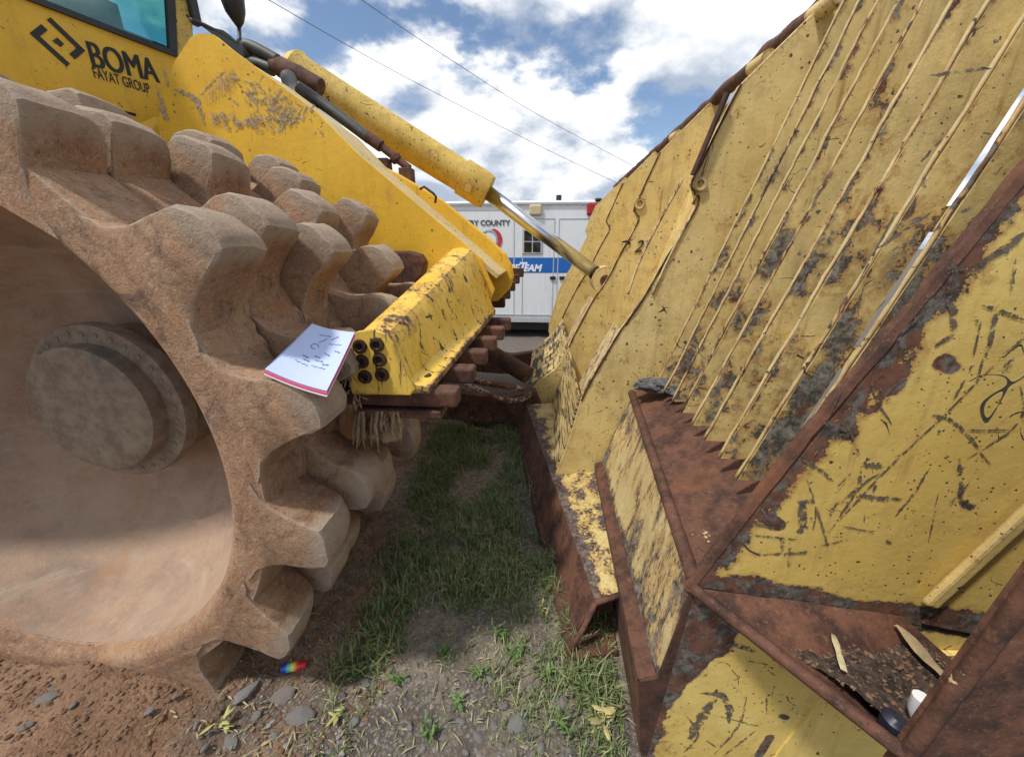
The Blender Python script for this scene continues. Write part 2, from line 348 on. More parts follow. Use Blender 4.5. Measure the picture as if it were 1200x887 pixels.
# ------------------------------------------------------------------ builders
class MB:
    def __init__(s): s.v = []; s.f = []
    def add(s, vs, fs):
        k = len(s.v); s.v += [tuple(map(float, p)) for p in vs]; s.f += [tuple(i + k for i in f) for f in fs]; return s
    def prism(s, poly, y0, y1):            # polygon in XZ, extruded along Y
        n = len(poly)
        a = sum(poly[i][0] * poly[(i + 1) % n][1] - poly[(i + 1) % n][0] * poly[i][1] for i in range(n))
        if a < 0: poly = poly[::-1]
        vs = [(x, y0, z) for x, z in poly] + [(x, y1, z) for x, z in poly]
        fs = [tuple(range(n)), tuple(range(2 * n - 1, n - 1, -1))] + [(i, i + n, (i + 1) % n + n, (i + 1) % n) for i in range(n)]
        return s.add(vs, fs)
    def box(s, c, u, v, wv):               # centre, three half-extent vectors
        c, u, v, wv = (np.array(x, float) for x in (c, u, v, wv))
        vs = [c + a * u + b_ * v + d * wv for a in (-1, 1) for b_ in (-1, 1) for d in (-1, 1)]
        fs = [(0, 1, 3, 2), (4, 6, 7, 5), (0, 4, 5, 1), (2, 3, 7, 6), (0, 2, 6, 4), (1, 5, 7, 3)]
        if np.dot(np.cross(u, v), wv) < 0: fs = [f[::-1] for f in fs]
        return s.add(vs, fs)
    def abox(s, x0, x1, y0, y1, z0, z1):
        return s.box(((x0 + x1) / 2, (y0 + y1) / 2, (z0 + z1) / 2), ((x1 - x0) / 2, 0, 0), (0, (y1 - y0) / 2, 0), (0, 0, (z1 - z0) / 2))
    def quad_slab(s, P, nrm, t):           # polygon P (list of 3D), thickness t along -nrm
        P = [np.array(p, float) for p in P]; nrm = np.array(nrm, float); nrm /= np.linalg.norm(nrm); n = len(P)
        e = np.zeros(3)
        for i in range(n): e += np.cross(P[i], P[(i + 1) % n])
        if np.dot(e, nrm) < 0: P = P[::-1]
        vs = P + [p - nrm * t for p in P]
        fs = [tuple(range(n)), tuple(range(2 * n - 1, n - 1, -1))] + [(i, i + n, (i + 1) % n + n, (i + 1) % n) for i in range(n)]
        return s.add(vs, fs)
    def tube(s, path, r, seg=12, cap=True):
        path = [np.array(p, float) for p in path]; n = len(path)
        rs = r if isinstance(r, (list, tuple)) else [r] * n
        ref = np.array([0, 0, 1.0]); vs = []; prev = None
        for i, p in enumerate(path):
            t = path[min(i + 1, n - 1)] - path[max(i - 1, 0)]; t = t / (np.linalg.norm(t) + 1e-9)
            if prev is None:
                if abs(t @ ref) > .9: ref = np.array([0, 1.0, 0])
                a = np.cross(t, ref)
            else: a = prev - t * (prev @ t)
            a /= np.linalg.norm(a); prev = a; b_ = np.cross(t, a)
            vs += [p + rs[i] * (math.cos(2 * math.pi * k / seg) * a + math.sin(2 * math.pi * k / seg) * b_) for k in range(seg)]
        fs = [(i * seg + k, i * seg + (k + 1) % seg, (i + 1) * seg + (k + 1) % seg, (i + 1) * seg + k) for i in range(n - 1) for k in range(seg)]
        if cap: fs += [tuple(range(seg))[::-1], tuple(range((n - 1) * seg, n * seg))]
        return s.add(vs, fs)
    def lathe_y(s, prof, cx, cz, seg=64):  # prof: (r, y) list round an axis along Y
        n = len(prof)
        vs = [(cx + r * math.cos(2 * math.pi * k / seg), y, cz + r * math.sin(2 * math.pi * k / seg)) for r, y in prof for k in range(seg)]
        fs = [(i * seg + k, i * seg + (k + 1) % seg, (i + 1) * seg + (k + 1) % seg, (i + 1) * seg + k) for i in range(n - 1) for k in range(seg)]
        return s.add(vs, fs)
    def build(s, name, mat, parent=None, smooth=False, bevel=0.0, auto=None, attrs=None):
        me = bpy.data.meshes.new(name); me.from_pydata(s.v, [], s.f); me.update()
        return finish(name, me, mat, parent, smooth, bevel, auto, attrs)

def finish(name, me, mat, parent=None, smooth=False, bevel=0.0, auto=None, attrs=None):
    if bevel > 0 or smooth:
        bm = bmesh.new(); bm.from_mesh(me)
        bmesh.ops.recalc_face_normals(bm, faces=bm.faces)
        if bevel > 0:
            ed = [e for e in bm.edges if len(e.link_faces) == 2 and e.calc_face_angle(0) > .35]
            bmesh.ops.bevel(bm, geom=ed, offset=bevel, segments=2, affect='EDGES', profile=.5, clamp_overlap=True)
        if smooth:
            for f in bm.faces: f.smooth = True
        bm.to_mesh(me); bm.free()
    if auto is not None:
        for p in me.polygons: p.use_smooth = True
        me.set_sharp_from_angle(angle=auto)
    if attrs:
        for k, a in attrs.items():
            at = me.attributes.new(k, 'FLOAT', 'POINT'); at.data.foreach_set('value', np.asarray(a, np.float32))
    me.materials.append(MATS[mat])
    o = bpy.data.objects.new(name, me); COL.objects.link(o)
    if parent is not None: attach(o, parent)
    return o
def attach(o, parent):
    o.parent = parent
    if parent.type == 'EMPTY': o.matrix_parent_inverse = Matrix.Translation(-Vector(parent.location))
def thing(name, label, cat, loc=(0, 0, 0), group=None):
    o = bpy.data.objects.new(name, None); COL.objects.link(o); o.location = loc; o.empty_display_size = .1
    return tag(o, label, cat, group)
def tag(o, label, cat, group=None):
    o['label'] = label; o['category'] = cat
    if group: o['group'] = group
    return o
def seglist(strokes, f):                    # strokes: (half width, [pixel, ...]) -> world segments
    out = []
    for w_, pts in strokes:
        q = [f(p) for p in pts]
        out += [(w_, q[i], q[i + 1]) for i in range(len(q) - 1)] or [(w_, q[0], q[0])]
    return out
def stroke_mask(V, segs):
    m_ = np.zeros(len(V))
    for w_, a, c in segs:
        d = c - a; L = max(d @ d, 1e-9); t = np.clip(((V - a) @ d) / L, 0, 1)
        dist = np.linalg.norm(V - (a + t[:, None] * d), axis=1)
        m_ = np.maximum(m_, np.clip(1.6 - dist / w_, 0, 1))
    return m_
def patch(name, P00, P10, P11, P01, nu, nv, mat, parent, thick=.02, jitter=None, fn=None, smooth=True):
    """bilinear plate P00->P10 (u), P00->P01 (v); front face dense, thin back; fn(V,U,W)->attrs"""
    P00, P10, P11, P01 = (np.array(p, float) for p in (P00, P10, P11, P01))
    u, v = np.meshgrid(np.linspace(0, 1, nu), np.linspace(0, 1, nv)); u = u.ravel()[:, None]; v = v.ravel()[:, None]
    V = P00 * (1 - u) * (1 - v) + P10 * u * (1 - v) + P11 * u * v + P01 * (1 - u) * v
    nrm = np.cross(P10 - P00, P01 - P00); nrm /= np.linalg.norm(nrm)
    if jitter: V = V + nrm * jitter(V, u[:, 0], v[:, 0])[:, None]
    idx = np.arange(nu * nv).reshape(nv, nu)
    F = np.stack([idx[:-1, :-1], idx[:-1, 1:], idx[1:, 1:], idx[1:, :-1]], -1).reshape(-1, 4)
    ring = list(idx[0, :]) + list(idx[1:, -1]) + list(idx[-1, -2::-1]) + list(idx[-2:0, 0])
    k = len(V); n = len(ring)
    if jitter:                                # curved sheet: the back follows the front
        B = V - nrm * thick; ring_b = [k + r_ for r_ in ring]; src = list(range(k))
        faces = F.tolist() + (F[:, ::-1] + k).tolist()
    else:
        B = V[ring] - nrm * thick; ring_b = [k + i for i in range(n)]; src = ring
        faces = F.tolist() + [tuple(range(k + n - 1, k - 1, -1))]
    faces += [(ring[i], ring_b[i], ring_b[(i + 1) % n], ring[(i + 1) % n]) for i in range(n)]
    A = {}
    VV = np.vstack([V, B])
    if fn:
        A = {kk: np.concatenate([a, a[src]]) for kk, a in fn(V, u[:, 0], v[:, 0]).items()}
    me = bpy.data.meshes.new(name); me.from_pydata(VV.tolist(), [], faces); me.update()
    return finish(name, me, mat, parent, attrs=A, auto=R(40) if smooth else None)
def fbm(V, s, o=4):
    return np.array([mnoise.fractal(Vector(p) * s, 1.0, 2.0, o) for p in V])
def text(body, size, org, ux, uy, mat, parent, name='lettering', bold=0.0, depth=.0015, shear=0.0, lift=.002, small_caps=False):
    cu = bpy.data.curves.new('t', 'FONT'); cu.body = body; cu.size = size; cu.offset = bold; cu.shear = shear; cu.extrude = depth
    o = bpy.data.objects.new('t', cu); COL.objects.link(o)
    dg = bpy.context.evaluated_depsgraph_get(); me = bpy.data.meshes.new_from_object(o.evaluated_get(dg))
    bpy.data.objects.remove(o); bpy.data.curves.remove(cu)
    org, ux, uy = (np.array(x, float) for x in (org, ux, uy)); uz = np.cross(ux, uy); uz /= np.linalg.norm(uz)
    for v in me.vertices: v.co = Vector(org + ux * v.co.x + uy * v.co.y + uz * (v.co.z + lift))
    me.update(); me.materials.clear()
    return finish(name, me, mat, parent)

def spl(P, n=8):
    P = [np.array(p, float) for p in P]; out = []
    for i in range(len(P) - 1):
        p0, p1, p2, p3 = P[max(i - 1, 0)], P[i], P[i + 1], P[min(i + 2, len(P) - 1)]
        for k in range(n):
            t = k / n; out.append(.5 * ((2 * p1) + (-p0 + p2) * t + (2 * p0 - 5 * p1 + 4 * p2 - p3) * t * t + (-p0 + 3 * p1 - 3 * p2 + p3) * t ** 3))
    return out + [P[-1]]
# ------------------------------------------------------------------ ground
def sm(x, a, b): 
    t = np.clip((x - a) / (b - a), 0, 1); return t * t * (3 - 2 * t)
def gz(x, y, fine=True):
    z = -.42 * sm(y, 2.4, 8.0)
    z += .115 * sm(-x, .72, 1.15) * (1 - sm(y, .72, 1.0))
    z += .03 * mnoise.fractal(Vector((x * 1.7, y * 1.7, 3.1)), 1, 2, 3)
    if fine: 
        k = .45 + .55 * float(sm(-x, .2, .7))
        z += k * .017 * mnoise.fractal(Vector((x * 11, y * 11, .7)), .9, 2.1, 5)
    return float(z)
gx = np.unique(np.concatenate([np.linspace(-400, -12, 12), np.linspace(-12, -2.4, 16), np.linspace(-2.4, .8, 250), np.linspace(.8, 12, 18), np.linspace(12, 400, 12)]))
gy = np.unique(np.concatenate([np.linspace(-60, -1, 8), np.linspace(-1, .35, 20), np.linspace(.35, 3.0, 215), np.linspace(3, 12, 40), np.linspace(12, 900, 20)]))
GX, GY = np.meshgrid(gx, gy); xs, ys = GX.ravel(), GY.ravel()
zs = np.array([gz(x, y, (-3 < x < 1.2 and .2 < y < 4)) for x, y in zip(xs, ys)])
idx = np.arange(len(xs)).reshape(len(gy), len(gx))
F = np.stack([idx[:-1, :-1], idx[:-1, 1:], idx[1:, 1:], idx[1:, :-1]], -1).reshape(-1, 4)
nz = np.array([mnoise.fractal(Vector((x * 2.6, y * 2.6, 9.)), 1, 2, 4) if abs(x) < 4 and 0 < y < 5 else 0 for x, y in zip(xs, ys)])
dirt = sm(-xs + .35 * nz - .10 * ys, .50, .85) * (1 - sm(ys, 2.2, 3.0))
grassy = sm(ys + .55 * nz + .12 * sm(xs, 0, .3), .62, .95) * (1 - sm(ys, 2.6, 3.6))
grassy = grassy * (1 - .8 * sm(.33 - np.hypot(xs - .0 , (ys - 1.75) * .55), 0, .16) * (nz > -.35))
me = bpy.data.meshes.new('ground'); me.from_pydata(np.stack([xs, ys, zs], 1).tolist(), [], F.tolist()); me.update()
g_ = finish('ground', me, 'ground', smooth=False, auto=R(80), attrs={'dirt': dirt, 'grassy': grassy, 'grav': 1 - grassy}); g_['kind'] = 'structure'

# ------------------------------------------------------------------ the landfill compactor
comp = thing('landfill_compactor', 'yellow landfill compactor with spiked steel wheel and rusty dozer blade on dirt', 'compactor', (-1.4, 3.0, -.05))

# --- wheel
WX, WZ, Y0 = -1.356, .783, .68
ROWS = [(Y0 + .165 * i, off) for i, off in enumerate((10.3, 13.0, 7.3, 17.3, 5.0, 18.5))]
NT_ = 15; PITCH = 24.0
nth, nax = 540, 78
th = np.linspace(0, 2 * np.pi, nth, endpoint=False)
ya = np.linspace(Y0, Y0 + .165 * 6, nax)
V = []
for y in ya:
    i = min(int((y - Y0) / .165 - 1e-6), 5); fy = (y - ROWS[i][0]) / .165
    ph = (np.degrees(th) - ROWS[i][1] + 12) % 24 - 12
    A_ = np.clip((11.2 - np.abs(ph + .1)) / (11.2 - 4.4), 0, 1) ** 2.0
    wy = float(sm(fy, -.03, .13) * sm(1 - fy, -.03, .13)) if i else float(sm(1 - fy, -.03, .13))
    tw = np.clip(1 - .048 / .085 * np.clip((((np.degrees(th) + 180) % 360 - 180 - 20) / 36) ** 2, 0, 1.2) * .9, .3, 1)
    rr = .728 + .020 * wy + (.035 + .055 * wy) * A_ * tw * .12
    if y == ya[0]: rr = rr - .006
    V.append(np.stack([WX + rr * np.cos(th), np.full(nth, y), WZ + rr * np.sin(th)], 1))
V = np.vstack(V)
V += (np.array([mnoise.noise(Vector(p) * 14) for p in V]) * .004)[:, None] * np.stack([V[:, 0] - WX, 0 * V[:, 0], V[:, 2] - WZ], 1)
def axial_grid_faces(n, m_, base=0, flip=False):
    i = np.arange(n - 1)[:, None] * m_ + base; k = np.arange(m_)[None, :]; k2 = (k + 1) % m_
    f = np.stack([i + k, i + k2, i + k2 + m_, i + k + m_], -1).reshape(-1, 4)
    return f[:, ::-1] if flip else f
faces = axial_grid_faces(nax, nth).tolist()
# front face of the rim: rings from the outline down to the rounded lip
base = len(V); rings = []
out = V[:nth]; ang = th
for r_, y_ in ((.705, Y0 - .004), (.68, Y0 - .004), (.668, Y0 - .001), (.655, Y0 + .008), (.648, Y0 + .022), (.644, Y0 + .04)):
    rings.append(np.stack([WX + r_ * np.cos(th), np.full(nth, y_), WZ + r_ * np.sin(th)], 1))
V = np.vstack([V] + rings)
prev = 0
for q in range(len(rings)):
    b_ = base + q * nth
    k = np.arange(nth); k2 = (k + 1) % nth
    faces += np.stack([prev + k, b_ + k, b_ + k2, prev + k2], -1).tolist(); prev = b_
me = bpy.data.meshes.new('wheel'); me.from_pydata(V.tolist(), [], faces); me.update()
wheel = finish('wheel', me, 'wheel_steel', comp, auto=R(50))
wheel['label'] = 'clay-caked steel compactor wheel with rows of blunt teeth'
mb = MB(); mb.lathe_y([(.645, Y0 + .035), (.640, Y0 + .07), (.622, Y0 + .13), (.585, Y0 + .22), (.53, Y0 + .31), (.46, Y0 + .385), (.38, Y0 + .44), (.30, Y0 + .47), (.2, Y0 + .48)], WX, WZ, 128)
mb.build('dish', 'wheel_dish', wheel, auto=R(60))
mb = MB(); mb.lathe_y([(.72, Y0 + .98), (.3, Y0 + .98)], WX, WZ, 64); mb.build('inner_disc', 'rust_dark', wheel)
# a tooth: blunt cap, worn and rounded
def tooth_mesh(seed, flushed):
    """blunt wedge lug: flat face towards the wheel's outer side, tapered flanks, worn sloping crown"""
    rr = random.Random(seed); u_ = rr.uniform
    A0 = [(.150, -.108), (.112, -.082), (.088, -.046), (.076 + u_(-.004, .004), -.006), (.069, .034), (.058 + u_(-.006, .006), .062), (.038, .078), (.008, .088), (-.022, .092), (-.043, .085), (-.052, .062), (-.058 + u_(-.004, .004), .026), (-.066, -.012), (-.082, -.050), (-.110, -.084), (-.150, -.108)]
    P = []
    for a, c in zip(A0[:-1], A0[1:]):
        for t in (0, .5): P.append((a[0] * (1 - t) + c[0] * t, a[1] * (1 - t) + c[1] * t))
    P.append(A0[-1]); n = len(P)
    ST = [(-.0800, .955, .90), (-.0775, .985, .975), (-.070, 1.0, 1.0), (-.035, 1.0, 1.0), (.0, 1.0, .995), (.030, .985, .97), (.052, .95, .92), (.066, .90, .82), (.074, .84, .66), (.080, .78, .40)]
    vs, tip = [], []
    for y, sx, sz in ST:
        for (x, z) in P:
            h = (z + .108); zz = -.108 + h * (sz if h > .02 else 1); xx = x * (sx if h > .02 else 1)
            q = Vector((xx * 13 + seed * 5.1, y * 13, zz * 13)); d = mnoise.fractal(q, 1, 2, 3) * .0045
            vs.append((xx + d, y + d * .5, zz + d)); tip.append(max(0, min(1, (zz - .002) / .065)))
    m_ = len(ST)
    fs = [(i * n + k, i * n + k + 1, (i + 1) * n + k + 1, (i + 1) * n + k) for i in range(m_ - 1) for k in range(n - 1)]
    fs += [tuple(range(n))[::-1], tuple(range((m_ - 1) * n, m_ * n))]
    me = bpy.data.meshes.new('tooth'); me.from_pydata(vs, [], fs); me.update()
    bm = bmesh.new(); bm.from_mesh(me); bmesh.ops.recalc_face_normals(bm, faces=bm.faces); bm.to_mesh(me); bm.free()
    at = me.attributes.new('tip', 'FLOAT', 'POINT'); at.data.foreach_set('value', np.array(tip, np.float32))
    for p in me.polygons: p.use_smooth = True
    me.set_sharp_from_angle(angle=R(33)); me.materials.append(MATS['tooth_steel']); return me
TM = [tooth_mesh(s, 0) for s in range(5)]
for i, (yr, off) in enumerate(ROWS):
    for k in range(NT_):
        a = R(off + k * PITCH + random.uniform(-1.0, 1.0)); ad = (off + k * PITCH + 180) % 360 - 180; r_ = .838 - (.060 if ad > 20 else .030) * min(1.2, ((ad - 20) / 36) ** 2) + random.uniform(-.006, .006)
        o = bpy.data.objects.new('tooth', TM[random.randrange(5)]); COL.objects.link(o); o.parent = wheel
        er = Vector((math.cos(a), 0, math.sin(a))); ey = Vector((0, 1, 0)); et = ey.cross(er); et = -et if et.dot(Vector((-math.sin(a), 0, math.cos(a)))) < 0 else et
        M = Matrix((et, ey, er)).transposed().to_4x4() @ Matrix.Rotation(random.uniform(-.04, .04) * (i > 0), 4, 'Z')
        s_ = random.uniform(.95, 1.04); M = M @ Matrix.Diagonal((s_, 1.0, random.uniform(.95, 1.05), 1))
        M.translation = Vector((WX, yr + (.0745 if i == 0 else .0825), WZ)) + er * r_; o.matrix_basis = M
# --- hub
mb = MB(); mb.lathe_y([(.0, .945), (.150, .945), (.185, .947), (.197, .953), (.200, .965), (.200, 1.0), (.240, 1.0), (.252, 1.004), (.255, 1.012), (.255, 1.045), (.232, 1.05), (.232, 1.2)], WX, WZ, 72)
hub = mb.build('hub', 'hub_steel', comp, auto=R(35)); hub['label'] = 'round mud-grey wheel hub with ring of bolts'
bm_ = bmesh.new(); bmesh.ops.create_cone(bm_, cap_ends=True, segments=6, radius1=.0105, radius2=.0095, depth=.009); bme = bpy.data.meshes.new('bolt'); bm_.to_mesh(bme); bm_.free(); bme.materials.append(MATS['hub_steel'])
for k in range(32):
    o = bpy.data.objects.new('bolt', bme); COL.objects.link(o); o.parent = hub; a = 2 * math.pi * k / 32
    M = Matrix.Rotation(R(90), 4, 'X'); M.translation = (WX + .228 * math.cos(a), 1.0025, WZ + .228 * math.sin(a)); o.matrix_basis = M

# --- front frame: near side plate, sloping deck, far cheek plate
YF = 1.85
side = [(-1.76, 1.2), (-1.745, 1.755), (-1.70, 1.86), (-1.60, 1.99), (-1.50, 2.075), (-1.46, 2.088), (-1.394, 2.082), (-1.335, 2.035), (-1.0, 1.80), (-.836, 1.607 + .03), (-.373, 1.261), (-.30, 1.20), (-.24, 1.06), (-.30, .92), (-.9, .80), (-1.76, .80)]
frame = MB().prism(side, YF, YF + .03).build('front_frame', 'frame_paint', comp)
frame['label'] = 'bright yellow front frame side with scraped paint'
def ribbons(name, strokes, Y, mat, parent, lift=.0012, f=None, rag=.95, seed=0):
    """ragged flat scrape marks lying on a plate at depth Y; strokes: (half width, [points])"""
    mb = MB(); r_ = random.Random(seed)
    for qi, (w_, P) in enumerate(strokes):
        P = [np.array(p, float) for p in P]
        if len(P) < 2: continue
        Q = spl(P, max(5, int(26 / (len(P) - 1)))); n_ = len(Q); vs = []; sd_ = r_.uniform(0, 99)
        for i, p in enumerate(Q):
            t = Q[min(i + 1, n_ - 1)] - Q[max(i - 1, 0)]; t = t / (np.linalg.norm(t) + 1e-9); s_ = np.array([-t[2], 0, t[0]])
            e = min(1, 4 * min(i, n_ - 1 - i) / n_ + .12)
            wa = w_ * e * (1 + rag * mnoise.noise(Vector((sd_, i * .8, 0)))); wb = w_ * e * (1 + rag * mnoise.noise(Vector((sd_ + 9, i * .8, 3))))
            wob = s_ * w_ * .6 * mnoise.noise(Vector((sd_ + 4, i * .35, 7)))
            c = np.array([p[0], Y - lift - qi * 1.2e-5, p[2]]) + wob
            vs += [c - s_ * wa, c + s_ * wb]
        mb.add(vs, [(2 * i, 2 * i + 2, 2 * i + 3, 2 * i + 1) for i in range(n_ - 1)])
    o = mb.build(name, mat, parent); o['kind'] = 'stuff'; return o
rs = random.Random(5); stk = []
fS = lambda p: atY(p, YF)
for pl, w_ in (([(203, 105), (222, 112), (232, 124), (240, 148)], .010), ([(222, 112), (236, 122)], .012), ([(192, 82), (198, 104)], .006), ([(186, 105), (190, 120), (198, 140)], .010), ([(187, 125), (197, 143)], .014), ([(235, 112), (250, 96), (266, 82)], .004), ([(345, 128), (332, 146), (326, 156)], .009), ([(352, 132), (340, 148)], .005), ([(290, 108), (296, 118)], .009), ([(273, 118), (280, 124)], .004)):
    stk.append((w_, [fS(p) for p in pl]))
for _ in range(150):
    x = rs.gauss(318, 20); y = 110 + (x - 290) * .42 + rs.gauss(0, 9)
    l = rs.uniform(2, 11); a = rs.choice((rs.gauss(-.9, .3), rs.gauss(.6, .4))); stk.append((rs.uniform(.001, .005), [fS((x, y)), fS((x + l * math.cos(a), y + l * math.sin(a)))]))
for _ in range(110):
    x = rs.uniform(248, 345); y = 146 - (abs(x - 300) / 60) ** 2 * 6 + rs.gauss(0, 4); l = rs.uniform(3, 10); a = rs.gauss(-1.1, .5)
    stk.append((rs.uniform(.0012, .0045), [fS((x, y)), fS((x + l * math.cos(a), y + l * math.sin(a)))]))
for _ in range(26):
    x = rs.uniform(238, 275); y = 108 - (x - 238) * .75; l = rs.uniform(8, 26)
    stk.append((rs.uniform(.0008, .002), [fS((x, y)), fS((x + 1.5, y + l))]))
ribbons('scrape_marks', stk, YF, 'scrape', frame)
deck = [(-1.335, 2.03), (-1.0, 1.795), (-.836, 1.632), (-.373, 1.256), (-.22, 1.13)]
mb = MB()
for (x0, z0), (x1, z1) in zip(deck[:-1], deck[1:]):
    mb.quad_slab([(x0, YF + .02, z0 - .004), (x1, YF + .02, z1 - .004), (x1, 2.24, z1 - .004), (x0, 2.24, z0 - .004)], (.6, 0, .8), .02)
mb.build('deck_plate', 'deck_paint', frame)
cheek = [(-1.5, 1.95), (-.806, 1.627), (-.574, 1.497), (-.315, 1.296), (-.225, 1.215), (-.193, 1.157), (-.18, 1.09), (-.20, 1.03), (-.27, .955), (-.5, .93), (-1.5, .95)]
MB().prism(cheek, 2.24, 2.30).build('cheek_plate', 'frame_paint', frame, bevel=.008)
# far half of the frame
MB().prism([(-1.6, 1.9), (-.9, 1.45), (-.30, 1.05), (-.35, .85), (-1.6, .8)], 2.31, 4.1).build('frame_body', 'frame_paint', frame)
# grab handle on the deck, small stains
h0 = [atY(p, 2.05) for p in [(492, 222), (497, 219), (508, 227), (511, 231), (510, 238)]]
MB().tube(h0, .006, 8).build('grab_handle', 'rust_dark', frame, smooth=True)
MB().tube([atY((497, 236), 2.05), atY((498, 241), 2.05)], .004, 6)
# black block under the side plate, rust bracket behind the scraper beam
MB().abox(-.915, -.875, YF - .05, YF - .001, 1.12, 1.19).build('stop_block', 'black_plastic', frame, bevel=.004)
br = [atY(p, 1.78) for p in [(428, 297), (440, 294), (480, 294), (494, 298), (500, 308), (497, 322), (478, 345), (430, 345)]]
MB().prism([(p[0], p[2]) for p in br], 1.76, 1.82).build('rust_bracket', 'rust', frame, bevel=.01)
bq = [atY(p, 1.72) for p in [(450, 332), (492, 342), (488, 362), (446, 358)]]
MB().prism([(p[0], p[2]) for p in bq], 1.62, 1.75).build('bracket_foot', 'wheel_steel', frame, bevel=.008)

# --- cab front panel with lettering and windscreen
ca, sa = math.cos(R(17)), math.sin(R(17)); PO = np.array([-1.9, 1.9, 1.9]); PN = np.array([ca, -sa, 0]); PU = np.array([sa, ca, 0]); UZ = np.array([0, 0, 1.0])
def pan(p): return atP(p, PO, PN)
def pq(s, z, d=0.0): return PO + PU * s + UZ * (z - PO[2]) + PN * d
cab = MB().quad_slab([pq(-1.3, 1.25), pq(-.0, 1.25), pq(.18, 1.25), pq(.42, 2.06), pq(.42, 2.14), pq(-1.3, 2.14)], PN, .04).build('cab_panel', 'frame_paint', comp)
cab['label'] = 'yellow cab front panel with black lettering'
for z_ in (1.826,):
    MB().box(pq(-.62, z_, .001), PU * .63, UZ * .005, PN * .002).build('panel_seam', 'hole_black', cab)
# windscreen: frame bars, glass, dark interior
gw = [pq(-.9, 2.14), pq(.235, 2.14), pq(.315, 2.50), pq(.36, 2.8), pq(-.9, 2.8)]
MB().quad_slab(gw, PN, .008).build('windscreen', 'cab_glass', cab)
MB().quad_slab([pq(-.9, 2.128, .012), pq(.245, 2.128, .012), pq(.245, 2.15, .012), pq(-.9, 2.15, .012)], PN, .025).build('window_frame', 'black_plastic', cab)
MB().quad_slab([pq(.222, 2.151, .012), pq(.25, 2.13, .012), pq(.385, 2.8, .012), pq(.345, 2.8, .012)], PN, .025).build('window_frame', 'black_plastic', cab)
MB().quad_slab([pq(.252, 2.13, .004), pq(.34, 2.2, .004), pq(.46, 2.8, .004), pq(.388, 2.8, .004)], PN, .06).build('cab_post', 'cylinder_paint', cab)
MB().box(pq(.375, 2.36, .01), PU * .02, UZ * .055, PN * .02).build('marker_lamp', 'black_plastic', cab, bevel=.005)
inn = MB(); inn.box(pq(-.35, 2.16, -.65), PU * .6, UZ * .02, PN * .6)
inn.build('cab_floor', 'seat_fabric', cab)
st_ = MB(); st_.box(pq(-.33, 2.42, -.45), PU * .20, UZ * .26, PN * .07); st_.box(pq(-.33, 2.24, -.28), PU * .21, UZ * .07, PN * .2)
st_.build('driver_seat', 'seat_fabric', cab, bevel=.03)
co_ = MB(); co_.box(pq(.02, 2.22, -.22), PU * .09, UZ * .07, PN * .12); co_.tube([pq(-.02, 2.2, -.12), pq(.03, 2.55, -.2)], .012); co_.box(pq(.03, 2.8, -.2), PU * .012, UZ * .3, PN * .012)
co_.build('console', 'seat_fabric', cab)
MB().box(pq(-.35, 2.85, -.7), PU * .75, UZ * .03, PN * .7).build('cab_roof', 'frame_paint', cab)
# lettering
def txt(body, p_left, p_right, hpix, mat='black_print', bold=0.0, par=cab):
    a, c = pan(p_left), pan(p_right); L = np.linalg.norm(c - a)
    cu = bpy.data.curves.new('m', 'FONT'); cu.body = body; cu.offset = bold; oo = bpy.data.objects.new('m', cu); COL.objects.link(oo)
    bpy.context.view_layer.update(); wd = oo.dimensions.x; ht = oo.dimensions.y; bpy.data.objects.remove(oo)
    sx_ = L / wd; sy_ = hpix / ht; u_ = (c - a) / L
    return text(body, 1.0, a, u_ * sx_, UZ * sy_, mat, par, bold=bold, depth=.001, lift=.0015)
for q in range(3): txt('BOMA', (106 + q * .9, 78 + q * .2), (184 + q * .9, 96.6 + q * .2), .092).location = tuple(PN * .0004 * q)
txt('FAYAT GROUP', (110, 91), (176, 110), .040, bold=.004)
# emblem: bracketed diamond of bars
ec = pan((68.5, 50)); U1 = (PU * .72 - UZ * .69); U2 = (PU * .69 + UZ * .72); q = .056
em = MB()
def ebar(a0, a1, b0, b1): em.box(ec + PU * 0 + U1 * (a0 + a1) / 2 + U2 * (b0 + b1) / 2 + PN * .002, U1 * (a1 - a0) / 2, U2 * (b1 - b0) / 2, PN * .001)
t_ = .019
ebar(-q, q, q - t_, q); ebar(q - t_, q, -.006, q - t_); ebar(-q, q, -q, -q + t_); ebar(-q, -q + t_, -q + t_, .006); ebar(-.011, .011, -.011, .011)
em.build('emblem', 'black_print', cab)
# fender lug in front of the panel
lg = MB(); lg.quad_slab([pan(p) + PN * .06 for p in [(147, 150), (172, 138), (184, 148), (158, 190)]], (-.5, -.8, .1), .05); lg.build('fender_lug', 'frame_paint', frame, bevel=.004)
# mirror on a thin arm
mp = lambda p: atX(p, -1.5)
MB().tube([mp(p) for p in [(266, -60), (268, -30), (272, 0), (276, 15), (279, 26), (280, 33)]], [.05, .055, .05, .042, .025, .008], 12).build('mirror', 'black_plastic', cab, smooth=True)
MB().tube([mp(p) for p in [(280, 30), (281, 46), (277, 51), (260, 40), (240, 30), (224, 24)]], .008, 8).build('mirror_arm', 'black_plastic', cab, smooth=True)
MB().quad_slab([mp(p) for p in [(232, 28), (262, 36), (278, 51), (279, 64), (268, 55)]], (-.2, -1, .2), .03).build('mirror_bracket', 'black_plastic', cab)

